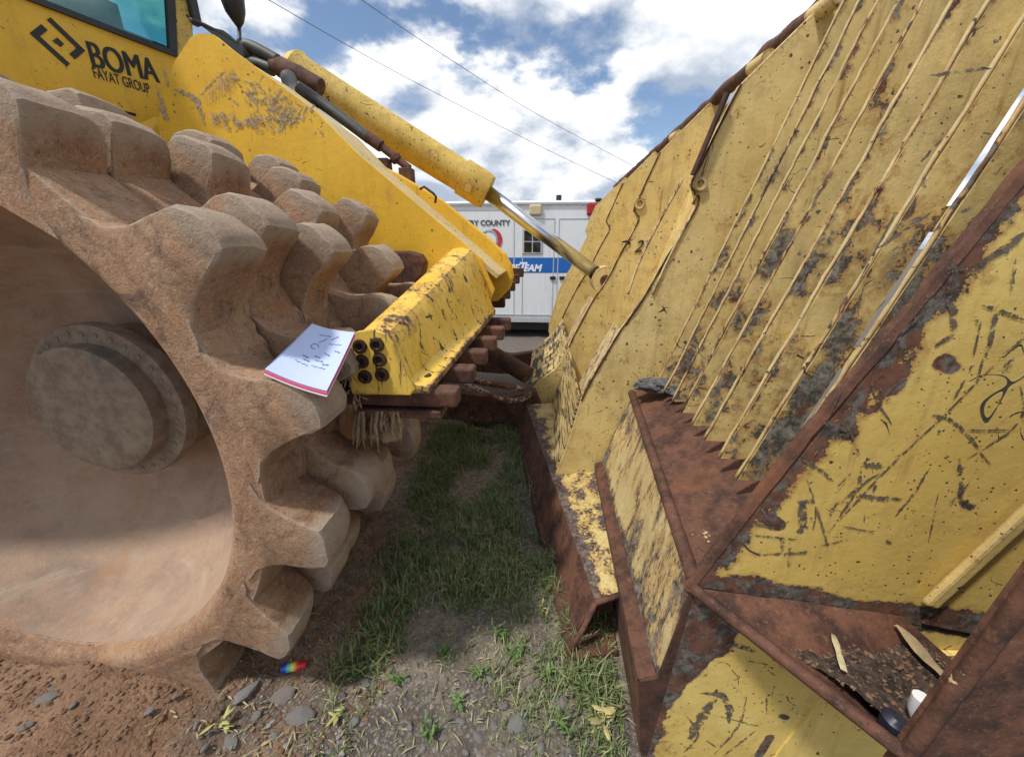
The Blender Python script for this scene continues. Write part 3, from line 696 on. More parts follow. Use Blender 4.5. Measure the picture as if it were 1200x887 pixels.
# --- lift cylinder, hoses
C0, C1, C2 = atY((342, 82), 3.0), atY((572, 226), 3.15), atY((700, 322), 3.2)
ax = (C1 - C0) / np.linalg.norm(C1 - C0)
cyl = MB(); cyl.tube([C0 - ax * .02, C0 + ax * .03, C0 + ax * .08, C1 - ax * .22, C1 - ax * .215, C1 - ax * .03, C1], [.10, .135, .118, .112, .128, .128, .118], 24)
cyl = cyl.build('lift_cylinder', 'cylinder_paint', comp, auto=R(40)); cyl['label'] = 'yellow hydraulic lift cylinder'
MB().tube([C1 - ax * .01, C2], .052, 20).build('piston_rod', 'chrome', cyl, smooth=True)
ax2 = (C2 - C1) / np.linalg.norm(C2 - C1)
MB().tube([C2 - ax2 * .04, C2 + ax2 * .0], .056, 20).build('rod_collar', 'socket_steel', cyl, smooth=True)
pr = C2 + ax2 * .07
MB().tube([pr + np.array([0, -.09, 0]), pr + np.array([0, .09, 0])], .105, 24).build('rod_eye', 'blade_paint', cyl, auto=R(40))
MB().tube([pr + np.array([0, -.10, 0]), pr + np.array([0, .10, 0])], .045, 20).build('pivot_pin', 'rust', cyl, auto=R(40))
# port block (rust) at the head and the small boss by the gland
hp = lambda p, Y=2.72: atY(p, Y)
MB().tube([hp((318, 76)), hp((330, 80)), hp((352, 90)), hp((376, 103))], [.035, .058, .055, .05], 14).build('port_block', 'rust', cyl, auto=R(50))
MB().tube([atY((548, 220), 2.98), atY((548, 220), 3.02)], .03, 14).build('gland_boss', 'cylinder_paint', cyl, auto=R(40))
def hose(pts, r, mat='hose_rubber', name='hose', par=comp): return MB().tube(spl(pts), r, 12).build(name, mat, par, smooth=True)
hose([hp((326, 72)), hp((308, 62)), hp((293, 55)), hp((285, 56)), hp((288, 64)), hp((300, 70), 2.8), hp((322, 80), 2.8)], .036)
hose([hp((320, 82)), hp((303, 76)), hp((293, 76)), hp((292, 90), 2.6)], .036)
hose([hp((338, 92), 2.6), hp((345, 110), 2.5), hp((356, 122), 2.4), hp((366, 134), 2.3)], .045)
hose([hp((350, 103), 2.35), hp((372, 118), 2.35), hp((400, 138), 2.35), hp((432, 162), 2.35)], .030)
pf = MB(); pf.tube([hp((430, 160), 2.35), hp((447, 172), 2.35)], .032, 12); pf.tube([hp((447, 172), 2.35), hp((480, 198), 2.35)], .022, 10); pf.tube([hp((462, 183), 2.35), hp((466, 189), 2.35)], .032, 10)
pf.abox(*sum(([c - .035, c + .035] for c in hp((450, 195), 2.32)), [])); pf.abox(*sum(([c - .035, c + .035] for c in hp((477, 206), 2.32)), []))
pf.build('pipe_fitting', 'rust', comp, bevel=.004)

# --- scraper beam with bolt sockets and fingers between the wheel teeth
near = [(-.486, .895), (-.490, .955), (-.474, 1.03), (-.452, 1.050), (-.413, 1.056), (-.385, 1.046), (-.370, 1.028), (-.355, .975), (-.340, .928), (-.318, .915), (-.288, .911), (-.288, .896), (-.486, .884)]
far = [(-.56, .93), (-.56, 1.05), (-.47, 1.215), (-.43, 1.245), (-.385, 1.250), (-.345, 1.240), (-.33, 1.22), (-.285, 1.12), (-.262, 1.02), (-.25, .985), (-.236, .965), (-.236, .945), (-.56, .945)]
ns = 40
vs = []
for i in range(ns + 1):
    t = i / ns; y = .90 + (YF - .90) * t
    vs += [(a[0] * (1 - t) + b_[0] * t, y, a[1] * (1 - t) + b_[1] * t) for a, b_ in zip(near, far)]
k = len(near)
fs = [(i * k + j, (i + 1) * k + j, (i + 1) * k + (j + 1) % k, i * k + (j + 1) % k) for i in range(ns) for j in range(k)] + [tuple(range(k)), tuple(range(ns * k + k - 1, ns * k - 1, -1))]
V_ = np.array(vs); wr = np.zeros(len(V_)); 
for j in range(len(V_)):
    jj = j % k; t = (j // k) / ns
    if jj in (3, 4, 5, 6): wr[j] = .20
    if jj in (10, 11): wr[j] = .35
me = bpy.data.meshes.new('scraper_beam'); me.from_pydata(vs, [], [f[::-1] for f in fs]); me.update()
beam = finish('scraper_beam', me, 'beam_paint', comp, auto=R(28), attrs={'wear': wr}); beam['label'] = 'chipped yellow scraper beam with six socket holes in its end'
ep = [(-.490, .892), (-.496, .955), (-.480, 1.032), (-.455, 1.056), (-.413, 1.062), (-.383, 1.050), (-.366, 1.026), (-.345, .96), (-.322, .908), (-.335, .892)]
MB().prism(ep, .888, .899).build('end_plate', 'beam_paint', beam, bevel=.003)
for p in [(422, 406), (442, 404), (424, 423.5), (445, 421.5), (428, 441.5), (448, 439)]:
    c = atY(p, .888); s_ = MB()
    s_.lathe_y([(.0065, .905), (.0075, .884), (.0105, .880), (.0165, .881), (.0185, .887), (.0188, .897)], c[0], c[2], 20)
    so_ = s_.build('socket_ring', 'socket_steel', beam, auto=R(50))
    MB().lathe_y([(.0005, .8868), (.0068, .8868)], c[0], c[2], 16).build('socket_hole', 'hole_black', so_)
# flat dark-coloured discs standing in for shaded holes along the beam's foot
for i in range(6):
    t = (i + .15) / 6.2; y = .95 + t * .9; x = -.322 + .06 * t; z = .918 + .045 * t
    MB().tube([(x, y, z - .01), (x, y, z + .0035)], .018, 12).build('flange_hole_disc', 'rust_dark', beam, bevel=.002)
for i in range(6):
    y = .945 + .18 * i
    f_ = MB(); f_.abox(-.60, -.222 + .012 * i, y - .030, y + .030, .848 + .004 * i, .896 + .006 * i)
    f_.build('scraper_finger', 'scraper_rust', beam, bevel=.008)
MB().abox(-.50, -.265, .912, .985, .815, .839).build('clamp_plate', 'scraper_rust', beam, bevel=.005)
MB().abox(-.52, -.30, .92, 1.84, .85, .864).build('beam_foot', 'rust_dark', beam)
# ragged fingers on the far end of the beam
for i in range(5):
    c = atY((588 + 4 * i, 352 - 7 * i), 2.45)
    MB().abox(c[0] - .2, c[0] + .03, 2.33 + .12 * i, 2.39 + .12 * i, c[2] - .03, c[2] + .03).build('scraper_finger', 'rust_dark', beam, bevel=.006)

# ------------------------------------------------------------------ blade
YE = .65
def rp(z): return .467 + .325 * (z - .73)              # rear plane of the trash rack
moldb = MB(); moldb.quad_slab([(rp(.05) + .22, .66, .05), (rp(.05) + .22, 5.7, .05), (rp(.75) + .115, 5.7, .75), (rp(.75) + .115, .66, .75)], (-1, 0, .3), .03)
moldb.quad_slab([(rp(.75) + .115, 1.66, .752), (rp(.75) + .115, 5.7, .752), (rp(2.0) + .09, 5.7, 2.0), (rp(2.0) + .09, 1.66, 2.0)], (-1, 0, .3), .02)
blade = moldb.build('dozer_blade', 'blade_paint', comp); blade['label'] = 'battered tan-yellow dozer blade seen from behind, rust along its edges'

# trash-rack bars (each a plate on edge)
GAP = .098; Y_R0 = .73
def rib_fn(kk):
    def f(V, u, v):
        z = V[:, 2]; nz_ = fbm(V, 6 + kk * .1, 4); n2_ = fbm(V + 7.7, 16, 4)
        blot = np.exp(-((z - 1.10 + .06 * math.sin(kk * 2.1)) / .20) ** 2) * (.20 + .6 * np.clip(nz_, -.1, 1)) + np.exp(-((z - .80) / .12) ** 2) * .34
        if kk in (0, 1): blot += .10
        if kk == 4: blot += np.exp(-((z - 1.55) / .06) ** 2) * .5
        st_ = np.array([mnoise.fractal(Vector((p[0] * 26 + kk * 9, kk * 3.7, p[2] * 2.2)), 1, 2, 5) for p in V])
        w_ = np.clip(blot + .18 * n2_ * (z < 1.5), 0, 1)
        w_ = np.maximum(w_, np.clip(.34 - u * 2.2 + .5 * n2_, 0, .6))            # chipped along the rear edge
        amt = (.75, .9, 1.0, 1.0, .9, .75, .5, .4, .3)[kk]
        return {'wear': w_ * .66, 'bare': amt * np.clip((w_ - .24) * 1.6 + nz_ * .55 + st_ * .9 - .08, 0, 1) * (1 - sm(z + .12 * nz_, 1.22, 1.50))}
    return f
for kk in range(9):
    y = Y_R0 + GAP * kk; z0, z1 = .728, 2.02; d = .066 if kk == 1 else .094
    rb = patch('rack_bar', (rp(z0) + .004, y, z0), (rp(z0) + d, y, z0), (rp(z1) + d, y, z1), (rp(z1) + .004, y, z1), 9, 150, 'rib_paint', blade, thick=.012, fn=rib_fn(kk))
    # rounded, beaten rear edge
    path = [(rp(z) + .003 * mnoise.noise(Vector((kk * 3.1, z * 9, 0))) + .003 * mnoise.noise(Vector((kk * 1.1, z * 40, 3))), y + .005 + .0025 * mnoise.noise(Vector((kk * 5.3, z * 12, 4))), z) for z in np.linspace(z0, z1, 60)]
    MB().tube(path, [.0042 + .0018 * mnoise.noise(Vector((kk, z * 20, 2))) for z in np.linspace(z0, z1, 60)], 6).build('bar_edge', 'rib_edge_paint', rb, smooth=True)
for z in (1.03, 1.30, 1.62):
    MB().box((rp(z) + .085, 1.16, z), (.012, 0, .0), (0, .44, 0), (0.008, 0, .022)).build('rack_rail', 'blade_paint', blade)
# top rail: beaten, rusty
path = [(rp(2.02) + .03 + .006 * mnoise.noise(Vector((0, y * 6, 0))), y, 2.03 + .012 * mnoise.noise(Vector((3, y * 7, 0)))) for y in np.linspace(.66, 5.9, 130)]
MB().tube(path, [.03 + .008 * mnoise.noise(Vector((9, y * 8, 1))) for y in np.linspace(.66, 5.9, 130)], 8).build('top_rail', 'rust_flaked', blade, auto=R(60))
for y in (1.60, 2.0, 3.1):
    MB().tube([(rp(1.97) - .01, y - .07, 1.965), (rp(1.97) - .01, y + .07, 1.975)], .028, 10).build('rail_knuckle', 'blade_paint', blade, auto=R(60))

# ledge and box beam along the foot
def lin(a, b_, t): return tuple(np.array(a) * (1 - t) + np.array(b_) * t)
Ya, Yb = .66, 1.615
P0a, P1a, P2a, P3a = (.285, Ya, -.05), (.246, Ya, .276), (.287, Ya, .293), (.328, Ya, .592)
P0b, P1b, P2b, P3b = (.290, Yb, -.05), (.255, Yb, .285), (.292, Yb, .300), (.392, Yb, .645)
Ra, Rb = (.49, Ya, .728), (.49, Yb, .728)
MB().quad_slab([P0a, P0b, P1b, P1a], (-1, 0, .1), .02).build('cutting_edge', 'rust_red', blade)
MB().quad_slab([P1a, P1b, P2b, P2a], (-.3, 0, 1), .02).build('foot_flange', 'rust', blade)
def worn_fn(V, u, v):
    n_ = fbm(V, 5, 4); e = np.minimum(v, 1 - v)
    return {'wear': np.clip(.22 * (1 - sm(e, 0, .12)) + .20 * n_ + .22 * sm(u, .75, 1.0) * sm(v, .4, 1), -.3, 1), 'bare': sm(1 - u, .0, .35) * 0 + np.clip((n_ - .1), 0, 1) * .6}
patch('box_face', P2b, P2a, P3a, P3b, 110, 60, 'worn_paint', blade, .02, fn=worn_fn, jitter=lambda V, u, v: .004 * fbm(V, 7, 3))
def ledge_fn(V, u, v): return {'wear': np.clip(.10 + .25 * sm(v, .1, .45) * sm(u, .3, .8) + .4 * fbm(V, 5, 4), -.06, 1)}
patch('foot_ledge', P3b, P3a, (.62, Ya, .735), (.62, Yb, .742), 90, 40, 'rust_flaked', blade, .02, fn=ledge_fn, jitter=lambda V, u, v: .005 * fbm(V, 8, 3))
MB().tube([P3b, lin(P3b, P3a, .5), P3a], .016, 10).build('ledge_lip', 'rust_flaked', blade, smooth=True)
# end of the box beam
MB().prism([(.288, -.05), (.249, .276), (.290, .293), (.33, .592), (.50, .70), (.60, -.05)], .652, .664).build('beam_end', 'rust_dark', blade)

# end plate: upper panel with scratches
S1 = lambda x, y: (780 + x / 2.857, 420 + y / 2.857)
S2 = lambda x, y: (960 + x / 3.283, 150 + y / 3.283)
ps = lambda f, *pts: [f(*p) for p in pts]
strokes = [(.0022, ps(S1, (540, 585), (720, 390), (920, 200), (1120, 0))), (.003, ps(S1, (885, 190), (930, 195), (1000, 245), (1085, 355))),
           (.0022, ps(S1, (1185, 90), (1195, 180), (1140, 250), (1000, 340))), (.003, ps(S1, (885, 360), (830, 450), (765, 530))),
           (.005, ps(S1, (980, 330), (985, 420), (985, 470), (1010, 490))), (.006, ps(S1, (640, 352), (735, 362))), (.0036, ps(S1, (655, 360), (640, 430), (560, 500), (550, 530))),
           (.0055, ps(S1, (620, 455), (700, 466), (790, 470))), (.002, ps(S1, (690, 60), (700, 130), (760, 225))), (.004, ps(S1, (455, 335), (510, 370), (560, 410))),
           (.009, ps(S1, (457, 480), (455, 590))), (.005, ps(S1, (440, 480), (500, 478))), (.004, ps(S1, (290, 550), (370, 570))), (.0025, ps(S1, (290, 590), (440, 605))), (.004, ps(S1, (320, 655), (450, 650), (470, 640))),
           (.003, ps(S1, (415, 615), (410, 700))), (.0024, ps(S1, (1060, 0), (1040, 80))), (.0022, ps(S1, (1000, 70), (960, 140))), (.0018, ps(S1, (470, 400), (500, 500), (490, 580))),
           (.0016, ps(S1, (520, 625), (610, 605))), (.0016, ps(S1, (590, 560), (700, 580))), (.0018, ps(S1, (1000, 240), (1150, 238))), (.0024, ps(S1, (720, 380), (650, 430), (560, 560))),
           (.007, ps(S2, (570, 560), (700, 470), (790, 405))), (.006, ps(S2, (490, 610), (510, 700), (515, 790))), (.004, ps(S2, (520, 790), (440, 840))), (.0028, ps(S2, (620, 680), (700, 705), (790, 740))),
           (.0045, ps(S2, (685, 690), (640, 880))), (.003, ps(S2, (790, 800), (700, 880))), (.002, ps(S2, (620, 740), (590, 880))), (.006, ps(S2, (480, 545), (560, 545))), (.011, ps(S1, (585, 215), (600, 250), (560, 265)))]
rustb = [(.018, ps(S1, (740, 50), (780, 60), (760, 90))), (.013, ps(S1, (930, 15), (960, 25))), (.010, ps(S1, (1000, 490), (1015, 500))), (.012, ps(S1, (330, 530), (380, 560))), (.016, ps(S1, (590, 200), (610, 250))), (.012, ps(S1, (660, 160), (690, 170)))]
f_e = lambda p: atY(p, YE)
SEG, SEGR = seglist(strokes, f_e), seglist(rustb, f_e)
rs = random.Random(3)
for _ in range(230):                          # further short nicks of the same kind over the whole panel
    c = np.array([rs.uniform(.42, 1.25), YE, rs.uniform(.68, 1.9)]); a = rs.uniform(0, 3.14); l = rs.uniform(.004, .02) if rs.random() < .7 else rs.uniform(.03, .11)
    SEG.append((rs.uniform(.0012, .0028), c, c + np.array([math.cos(a) * l, 0, math.sin(a) * l])))
EB, ET = np.array([.33, YE, .58]), np.array([.945, YE, 1.98])
def end_fn(V, u, v):
    n_ = fbm(V, 9, 5); n3 = fbm(V + 3, 30, 3)
    w_ = np.clip(1.15 - v * 1.36 / (.050 + .016 * n_), 0, 1)
    w_ = np.maximum(w_, stroke_mask(V, SEGR) * (.6 + .4 * n3))
    dl = u * .6                             # flaking beside the rear edge
    w_ = np.maximum(w_, .50 * np.clip(1 - dl / (.035 + .05 * np.clip(n_ + .2, 0, 1)), 0, 1) * (v < .6))
    return {'wear': w_}
endp = patch('end_plate', EB, (1.34, YE, .44), (1.62, YE, 1.96), ET, 230, 250, 'end_plate_paint', blade, .03, fn=end_fn)
ribbons('scratch_marks', [(w_ * .85, [f_e(p) for p in P]) for w_, P in strokes] + [(w_, [a, c]) for w_, a, c in SEG[-230:]], YE, 'bare_scratch', endp)
endp['label'] = 'scratched yellow end plate of the blade'
# rusty rear edge bar of the end plate
pth = [(x, YE + .012, z) for x, z in [(.318, .565), (.345, .615), (.42, .80), (.50, .985), (.577, 1.15), (.655, 1.325), (.74, 1.53), (.94, 1.98)]]
pth = spl(pth, 10); MB().tube([np.array(p) + .004 * np.array([mnoise.noise(Vector((i * .35, 1, 0))), 0, mnoise.noise(Vector((i * .35, 5, 0)))]) for i, p in enumerate(pth)], [.0135 + .003 * mnoise.noise(Vector((i * .5, 9, 2))) for i in range(len(pth))], 7).build('edge_bar', 'rust', blade, auto=R(30))
# stiffener and the raised panel beyond it
def stiff(x): return x
sA, sB = atY((1072, 700), YE), atY((1200, 578), YE); sd_ = (sB - sA); top = sA + sd_ * 3.0
MB().box((sA + top) / 2 + np.array([.012, -.016, 0]), (top - sA) / 2, np.array([.012, 0, -.004]), (0, .008, 0)).build('stiffener', 'blade_paint', blade, bevel=.005)
rp_ = [sA + np.array([.03, -.006, -.06]), np.array([1.4, YE - .006, .42]), np.array([1.62, YE - .006, 1.7]), top + np.array([.03, -.006, 0])]
def rp_fn(V, u, v):
    n_ = fbm(V, 9, 5); return {'wear': np.clip(1.1 - v * 1.1 / (.075 + .03 * n_), 0, 1)}
patch('raised_panel', *rp_, 70, 90, 'end_plate_paint', blade, .008, fn=rp_fn)

# lower end plate, under the shelf
S3 = lambda x, y: (700 + x / 4.743, 700 + y / 4.743)
low = [(.003, ps(S3, (830, 545), (800, 680), (740, 770), (650, 870))), (.0085, ps(S3, (570, 530), (690, 545), (730, 620), (730, 700))), (.012, ps(S3, (660, 560), (600, 640), (560, 700), (500, 800))), (.0016, ps(S3, (640, 650), (900, 715))), (.0025, ps(S3, (880, 740), (700, 880))),
       (.0016, ps(S3, (830, 350), (960, 375))), (.002, ps(S3, (940, 550), (940, 650))), (.006, ps(S3, (690, 260), (790, 270), (880, 305))), (.0016, ps(S3, (960, 410), (1000, 450))), (.003, ps(S3, (480, 640), (560, 760), (480, 860))), (.002, ps(S3, (600, 790), (660, 830)))]
lowr = [(.008, ps(S3, (960, 780), (900, 880))), (.006, ps(S3, (1030, 660), (1050, 670))), (.009, ps(S3, (1180, 800), (1120, 870)))]
SL, SLR = seglist(low, f_e), seglist(lowr, f_e)
def low_fn(V, u, v):
    n_ = fbm(V, 10, 5); x, z = V[:, 0], V[:, 2]
    dd = x - (.290 + .11 * sm(z, .22, .50) + .03 * sm(z, .1, .26))
    w_ = np.clip(1.0 - dd / (.035 + .03 * n_), 0, 1)
    w_ = np.maximum(w_, .34 * sm(.25 - z, 0, .3) * sm(.6 - x, 0, .3) + .2 * n_ * (z < .3))
    w_ = np.maximum(w_, stroke_mask(V, SLR)); w_ = np.maximum(w_, np.clip(1.2 - (.58 - .10 * u - z) / .03, 0, 1) * .9)
    return {'wear': np.clip(w_, 0, 1)}
lowp = patch('lower_end_plate', (.292, YE + .001, -.05), (1.3, YE + .001, -.05), (1.3, YE + .001, .44), (.334, YE + .001, .578), 180, 130, 'end_plate_paint', blade, .02, fn=low_fn)
ribbons('scratch_marks', [(w_ * .9, [f_e(p) for p in P]) for w_, P in low], YE + .001, 'bare_scratch', lowp, seed=4)
fa = [atY(p, YE) for p in [(938, 838), (1000, 770)]]
MB().quad_slab([fa[0] + np.array([-.05, -.004, -.25]), np.array([1.2, YE - .028, -.05]), np.array([1.2, YE - .028, .5]), fa[1] + np.array([.0, -.004, .02])], (-.1, -1, 0), .012).build('lower_panel', 'end_plate_paint', blade)

# shelf (debris gutter) and outer plate
YO = .42
A_ = np.array([.322, YE - .004, .580]); D_ = atY((1062, 884), YO); E_ = np.array([.743, YE - .004, .545]); G_ = np.array([1.15, YE - .004, .43]); H_ = np.array([1.0, YO, .40])
def shelf_fn(V, u, v): return {'wear': .2 * fbm(V, 8, 4)}
patch('shelf', A_, D_, np.array([.86, YE - .03, .44]), E_, 60, 60, 'rust_red', blade, .016, jitter=lambda V, u, v: .006 * fbm(V, 6, 3) - .05 * np.sin(np.pi * np.clip(v, 0, 1)) * sm(u, .2, 1.0), fn=shelf_fn)
MB().tube(spl([A_, lin(A_, D_, .5), D_], 8), .012, 8).build('shelf_lip', 'rust', blade, smooth=True)
MB().quad_slab([D_ + np.array([0, 0, -.06]), H_, G_, np.array([.80, YE - .02, .42])], (0, 0, 1), .02).build('shelf_floor', 'rust_dark', blade)
oT = atY((1200, 700), YO); od = oT - D_
out_top = D_ + od * 2.2
patch('outer_plate', D_ - od * .5, np.array([1.2, YO, .35]), np.array([1.3, YO, 1.2]), out_top, 60, 60, 'rust_red', blade, .02, fn=lambda V, u, v: {'wear': .3 * fbm(V, 6, 3)})
MB().tube(spl([D_ - od * .5, D_, oT, out_top], 5), .011, 8).build('plate_edge', 'rust_flaked', blade, smooth=True)

# bracket plates: rear outline shared by all
REAR = [(.885, 2.012), (.645, 1.775), (.56, 1.56), (.528, 1.475), (.545, 1.44), (.560, 1.40), (.476, 1.222), (.399, 1.053), (.312, .905), (.211, .690), (.176, .60)]
FRONT = [(.62, .75), (rp(2.0) + .08, 2.0)]
def bracket(y, arm, t=.035):
    poly = REAR + ([(.150, .47), (.115, .33), (.072, .192), (.07, .04), (.6, .04)] if not arm else [(.13, .50), (.08, .43), (.025, .385), (-.04, .325), (-.10, .24), (-.10, .04), (.6, .04)]) + FRONT
    o = MB().prism(poly, y, y + t).build('bracket_plate', 'blade_paint', blade, bevel=.004)
    if y < 4:                                 # bare, rusted corner along the beaten rear edge
        Q = spl([np.array([x, y - .0005, z]) for x, z in REAR[1:]], 9)
        MB().tube([p + np.array([.0025 * mnoise.noise(Vector((i * .4, y, 0))), 0, 0]) for i, p in enumerate(Q)], [.0042 + .003 * mnoise.noise(Vector((i * .5, y, 4))) for i in range(len(Q))], 6).build('rusted_edge', 'rust_dark', o, smooth=True)
    return o
B1 = bracket(1.62, False); B2 = bracket(2.60, True); B3 = bracket(3.75, True); B4 = bracket(5.0, False); B5 = bracket(5.7, False)
# flanges along parts of the rear edge (the worn troughs)
def flange(y, y2, pts, mat, name='edge_flange'):
    mb = MB()
    for (a, b_) in zip(pts[:-1], pts[1:]):
        mb.quad_slab([(a[0] - .004, y, a[1]), (b_[0] - .004, y, b_[1]), (b_[0] - .004, y2, b_[1]), (a[0] - .004, y2, a[1])], (-.85, 0, .5), .012)
    return mb.build(name, mat, blade)
flange(1.636, 1.80, [(.325, .92), (.211, .690), (.183, .62)], 'worn_paint')
flange(2.62, 2.85, [(.325, .93), (.211, .690), (.176, .60)], 'worn_paint')
flange(1.66, 2.58, [(.172, .60), (.150, .48), (.115, .335), (.078, .215)], 'hatched_paint', 'cover_plate')
flange(2.64, 3.74, [(.172, .60), (.13, .50), (.08, .43), (.025, .385), (-.10, .31)], 'hatched_paint', 'cover_plate')
def lug(y, xz, r_=.024):
    s_ = MB(); s_.lathe_y([(r_ * .45, y), (r_ * .5, y - .012), (r_, y - .014), (r_ * 1.08, y - .008), (r_ * 1.08, y + .004)], xz[0], xz[1], 20)
    s_.build('eyelet', 'blade_paint', blade, auto=R(40))
lug(1.62, (.556, 1.470)); lug(2.60, (.556, 1.50), .032)
# dark tube painting the shaded slot above the first eyelet and thin weld seams on the bracket faces
def ond(p, Y): q_ = atY(p, Y); return q_
MB().tube([ond((852, 110), 1.60), ond((812, 205), 1.60)], .010, 8).build('slot_shade', 'rust_dark', blade)
for pl in ([(800, 210), (770, 265), (748, 310), (736, 345)], [(808, 255), (780, 310), (765, 345)], [(835, 170), (812, 240)]):
    MB().tube(spl([ond(p, 1.617) for p in pl], 4), .005, 6).build('weld_seam', 'worn_paint', blade, smooth=True)
# number chalked on the plate as the photo shows: a short dash and a 2
pc = atY((741, 290), 2.598)
text('2', .10, pc + np.array([.01, 0, -.03]), (1, 0, .1), (.1, 0, 1), 'black_print', B2, lift=.002, shear=.2)
ribbons('chalk_dash', [(.006, [pc + np.array([-.07, 0, .03]), pc + np.array([-.03, 0, .035]), pc + np.array([-.02, 0, .02])])], 2.598, 'black_print', B2)

# diagonal brace box from the blade end to the push arm
zt = .205
bt = [(-.112, 2.50, zt), (.182, .93, zt + .005), (.262, .945, zt + .03), (.262, 2.50, zt + .03)]
patch('brace_top', bt[1], bt[2], bt[3], bt[0], 40, 150, 'brace_paint', blade, .014, fn=lambda V, u, v: {'wear': np.clip(.35 * (1 - sm(u, 0, .35)) + .2 * fbm(V, 6, 4) - .15 * sm(v, .3, .8), -.3, 1)})
MB().quad_slab([(-.112, 2.50, zt), (.182, .93, zt + .005), (.125, .93, .045), (-.17, 2.50, .03)], (-1, -.2, .3), .014).build('brace_side', 'rust_red', blade)
MB().quad_slab([(.10, .885, .045), (.125, .86, .045), (.262, .90, .03), (.262, 2.4, .02), (-.17, 2.45, .02)], (0, 0, 1), .02).build('brace_bottom', 'rust', blade)
MB().quad_slab([(.15, 1.02, .05), (.262, 1.02, .05), (.262, 1.02, zt + .01), (.18, 1.02, zt - .006)], (0, -1, 0), .01).build('brace_bulkhead', 'rust_dark', blade)
MB().tube([(.182, .925, zt - .002), (.223, .932, zt + .012), (.262, .94, zt + .024)], .009, 8).build('brace_rim', 'rust_red', blade, smooth=True)
MB().tube([(.182, .925, zt - .002), (.150, .905, .12), (.108, .88, .052)], .009, 8).build('brace_rim', 'rust_red', blade, smooth=True)

# push arm body, pipe and bent rods in the gap
MB().prism([(-.05, .30), (-.25, .255), (-.45, .26), (-1.1, .32), (-1.1, .09), (-.45, .05), (.05, .05)], 2.50, 2.60).build('push_arm', 'arm_shaded', comp, bevel=.006)
MB().prism([(.0, .33), (-.12, .275), (-.30, .245), (-.45, .26), (-1.1, .34), (-1.1, .09), (-.45, .05), (.05, .05)], 3.64, 3.74).build('push_arm', 'arm_shaded', comp, bevel=.006)
MB().tube([atY((548, 398), 2.45), atY((619, 440), 2.25)], .055, 16).build('pipe', 'rust_dark', comp, auto=R(40))
hose([atY((535, 441), 2.2), atY((570, 449), 2.2), atY((615, 456), 2.2)], .018, 'rod_worn', 'guard_rod')
hose([atY((537, 444), 2.15), atY((560, 456), 2.12), atY((590, 468), 2.1), atY((610, 468), 2.1), atY((622, 461), 2.1)], .016, 'rod_worn', 'guard_rod')

# ------------------------------------------------------------------ ambulance
AY = 7.3
amb = thing('ambulance', 'white box-bodied ambulance with blue side stripe parked beyond the machine', 'ambulance', (0, AY + 1.1, -.42))
AL, AR, AB, AT = -3.2, 3.1, -.05, 2.02
body = MB().abox(AL, AR, AY, AY + 2.2, AB, AT).build('body', 'ambulance_white', amb, bevel=.05)
MB().abox(AL - .02, AR + .02, AY - .03, AY + .03, 1.955, 1.985).build('gutter', 'ambulance_grey', amb)
MB().abox(AL, AR, AY - .004, AY + .01, .81, 1.075).build('stripe', 'ambulance_blue', amb)
MB().abox(AL, AR, AY - .02, AY + .02, -.10, -.02).build('skirt_rail', 'ambulance_grey', amb)
MB().abox(AL, AR, AY + .15, AY + 2.0, -.28, -.06).build('chassis', 'black_plastic', amb)
def afr(p): q_ = atY(p, AY); return q_[0], q_[2]
def door(x0, x1, z0, z1):
    d = MB(); t = .018
    for (a, b_, c, e) in ((x0, x0 + t, z0, z1), (x1 - t, x1, z0, z1), (x0 + t, x1 - t, z1 - t, z1), (x0 + t, x1 - t, z0, z0 + t)): d.abox(a, b_, AY - .005, AY + .006, c, e)
    return d.build('door_seam', 'ambulance_grey', amb)
d0, d1 = afr((612, 256)), afr((651, 256)); door(d0[0], d1[0], .03, d0[1])
d0, d1 = afr((655, 256)), afr((712, 256)); door(d0[0], d1[0], .03, d0[1])
d0 = afr((603, 256)); door(d0[0] - 1.5, d0[0], -.0, 1.88)
wx0, wx1 = afr((612, 280))[0], afr((636, 280))[0]; wz0, wz1 = afr((620, 298))[1], afr((620, 268))[1]
win = MB().abox(wx0, wx1, AY - .02, AY + .01, wz0, wz1).build('window', 'ambulance_grey', amb, bevel=.03)
for i in range(2):
    for j in range(2):
        x0 = wx0 + .035 + i * (wx1 - wx0 - .05) / 2; z0 = wz0 + .035 + j * (wz1 - wz0 - .05) / 2
        MB().abox(x0, x0 + (wx1 - wx0) / 2 - .045, AY - .026, AY - .015, z0, z0 + (wz1 - wz0) / 2 - .045).build('pane', 'dark_glass', win, bevel=.012)
for hx, hz in ((afr((648, 318))[0], .72), (afr((659, 318))[0], .72)):
    MB().abox(hx - .05, hx + .05, AY - .03, AY - .002, hz - .03, hz + .03).build('door_handle', 'black_plastic', amb, bevel=.01)
for k in range(22):
    MB().abox(-2.9 + .27 * k, -2.88 + .27 * k, AY - .006, AY + .002, 1.925, 1.94).build('rivet', 'ambulance_grey', amb)
MB().abox(AL, AR, AY - .012, AY - .002, .03, .045).build('rub_strip', 'ambulance_grey', amb)
def lamp(pa, pb, mat, name):
    a, b_ = afr(pa), afr(pb); o = MB().abox(a[0], b_[0], AY - .06, AY + .01, b_[1], a[1]).build(name, mat, amb, bevel=.03)
lamp((620, 240), (635, 253), 'amber_lens', 'side_lamp'); lamp((688, 238), (704, 253), 'red_lens', 'red_beacon')
MB().abox(-.9, -.66, AY - .06, AY + .01, 1.71, 1.90).build('side_lamp', 'amber_lens', amb, bevel=.03).location.x = -1.6
lamp((697, 232.4), (705, 236.5), 'black_plastic', 'roof_fitting')
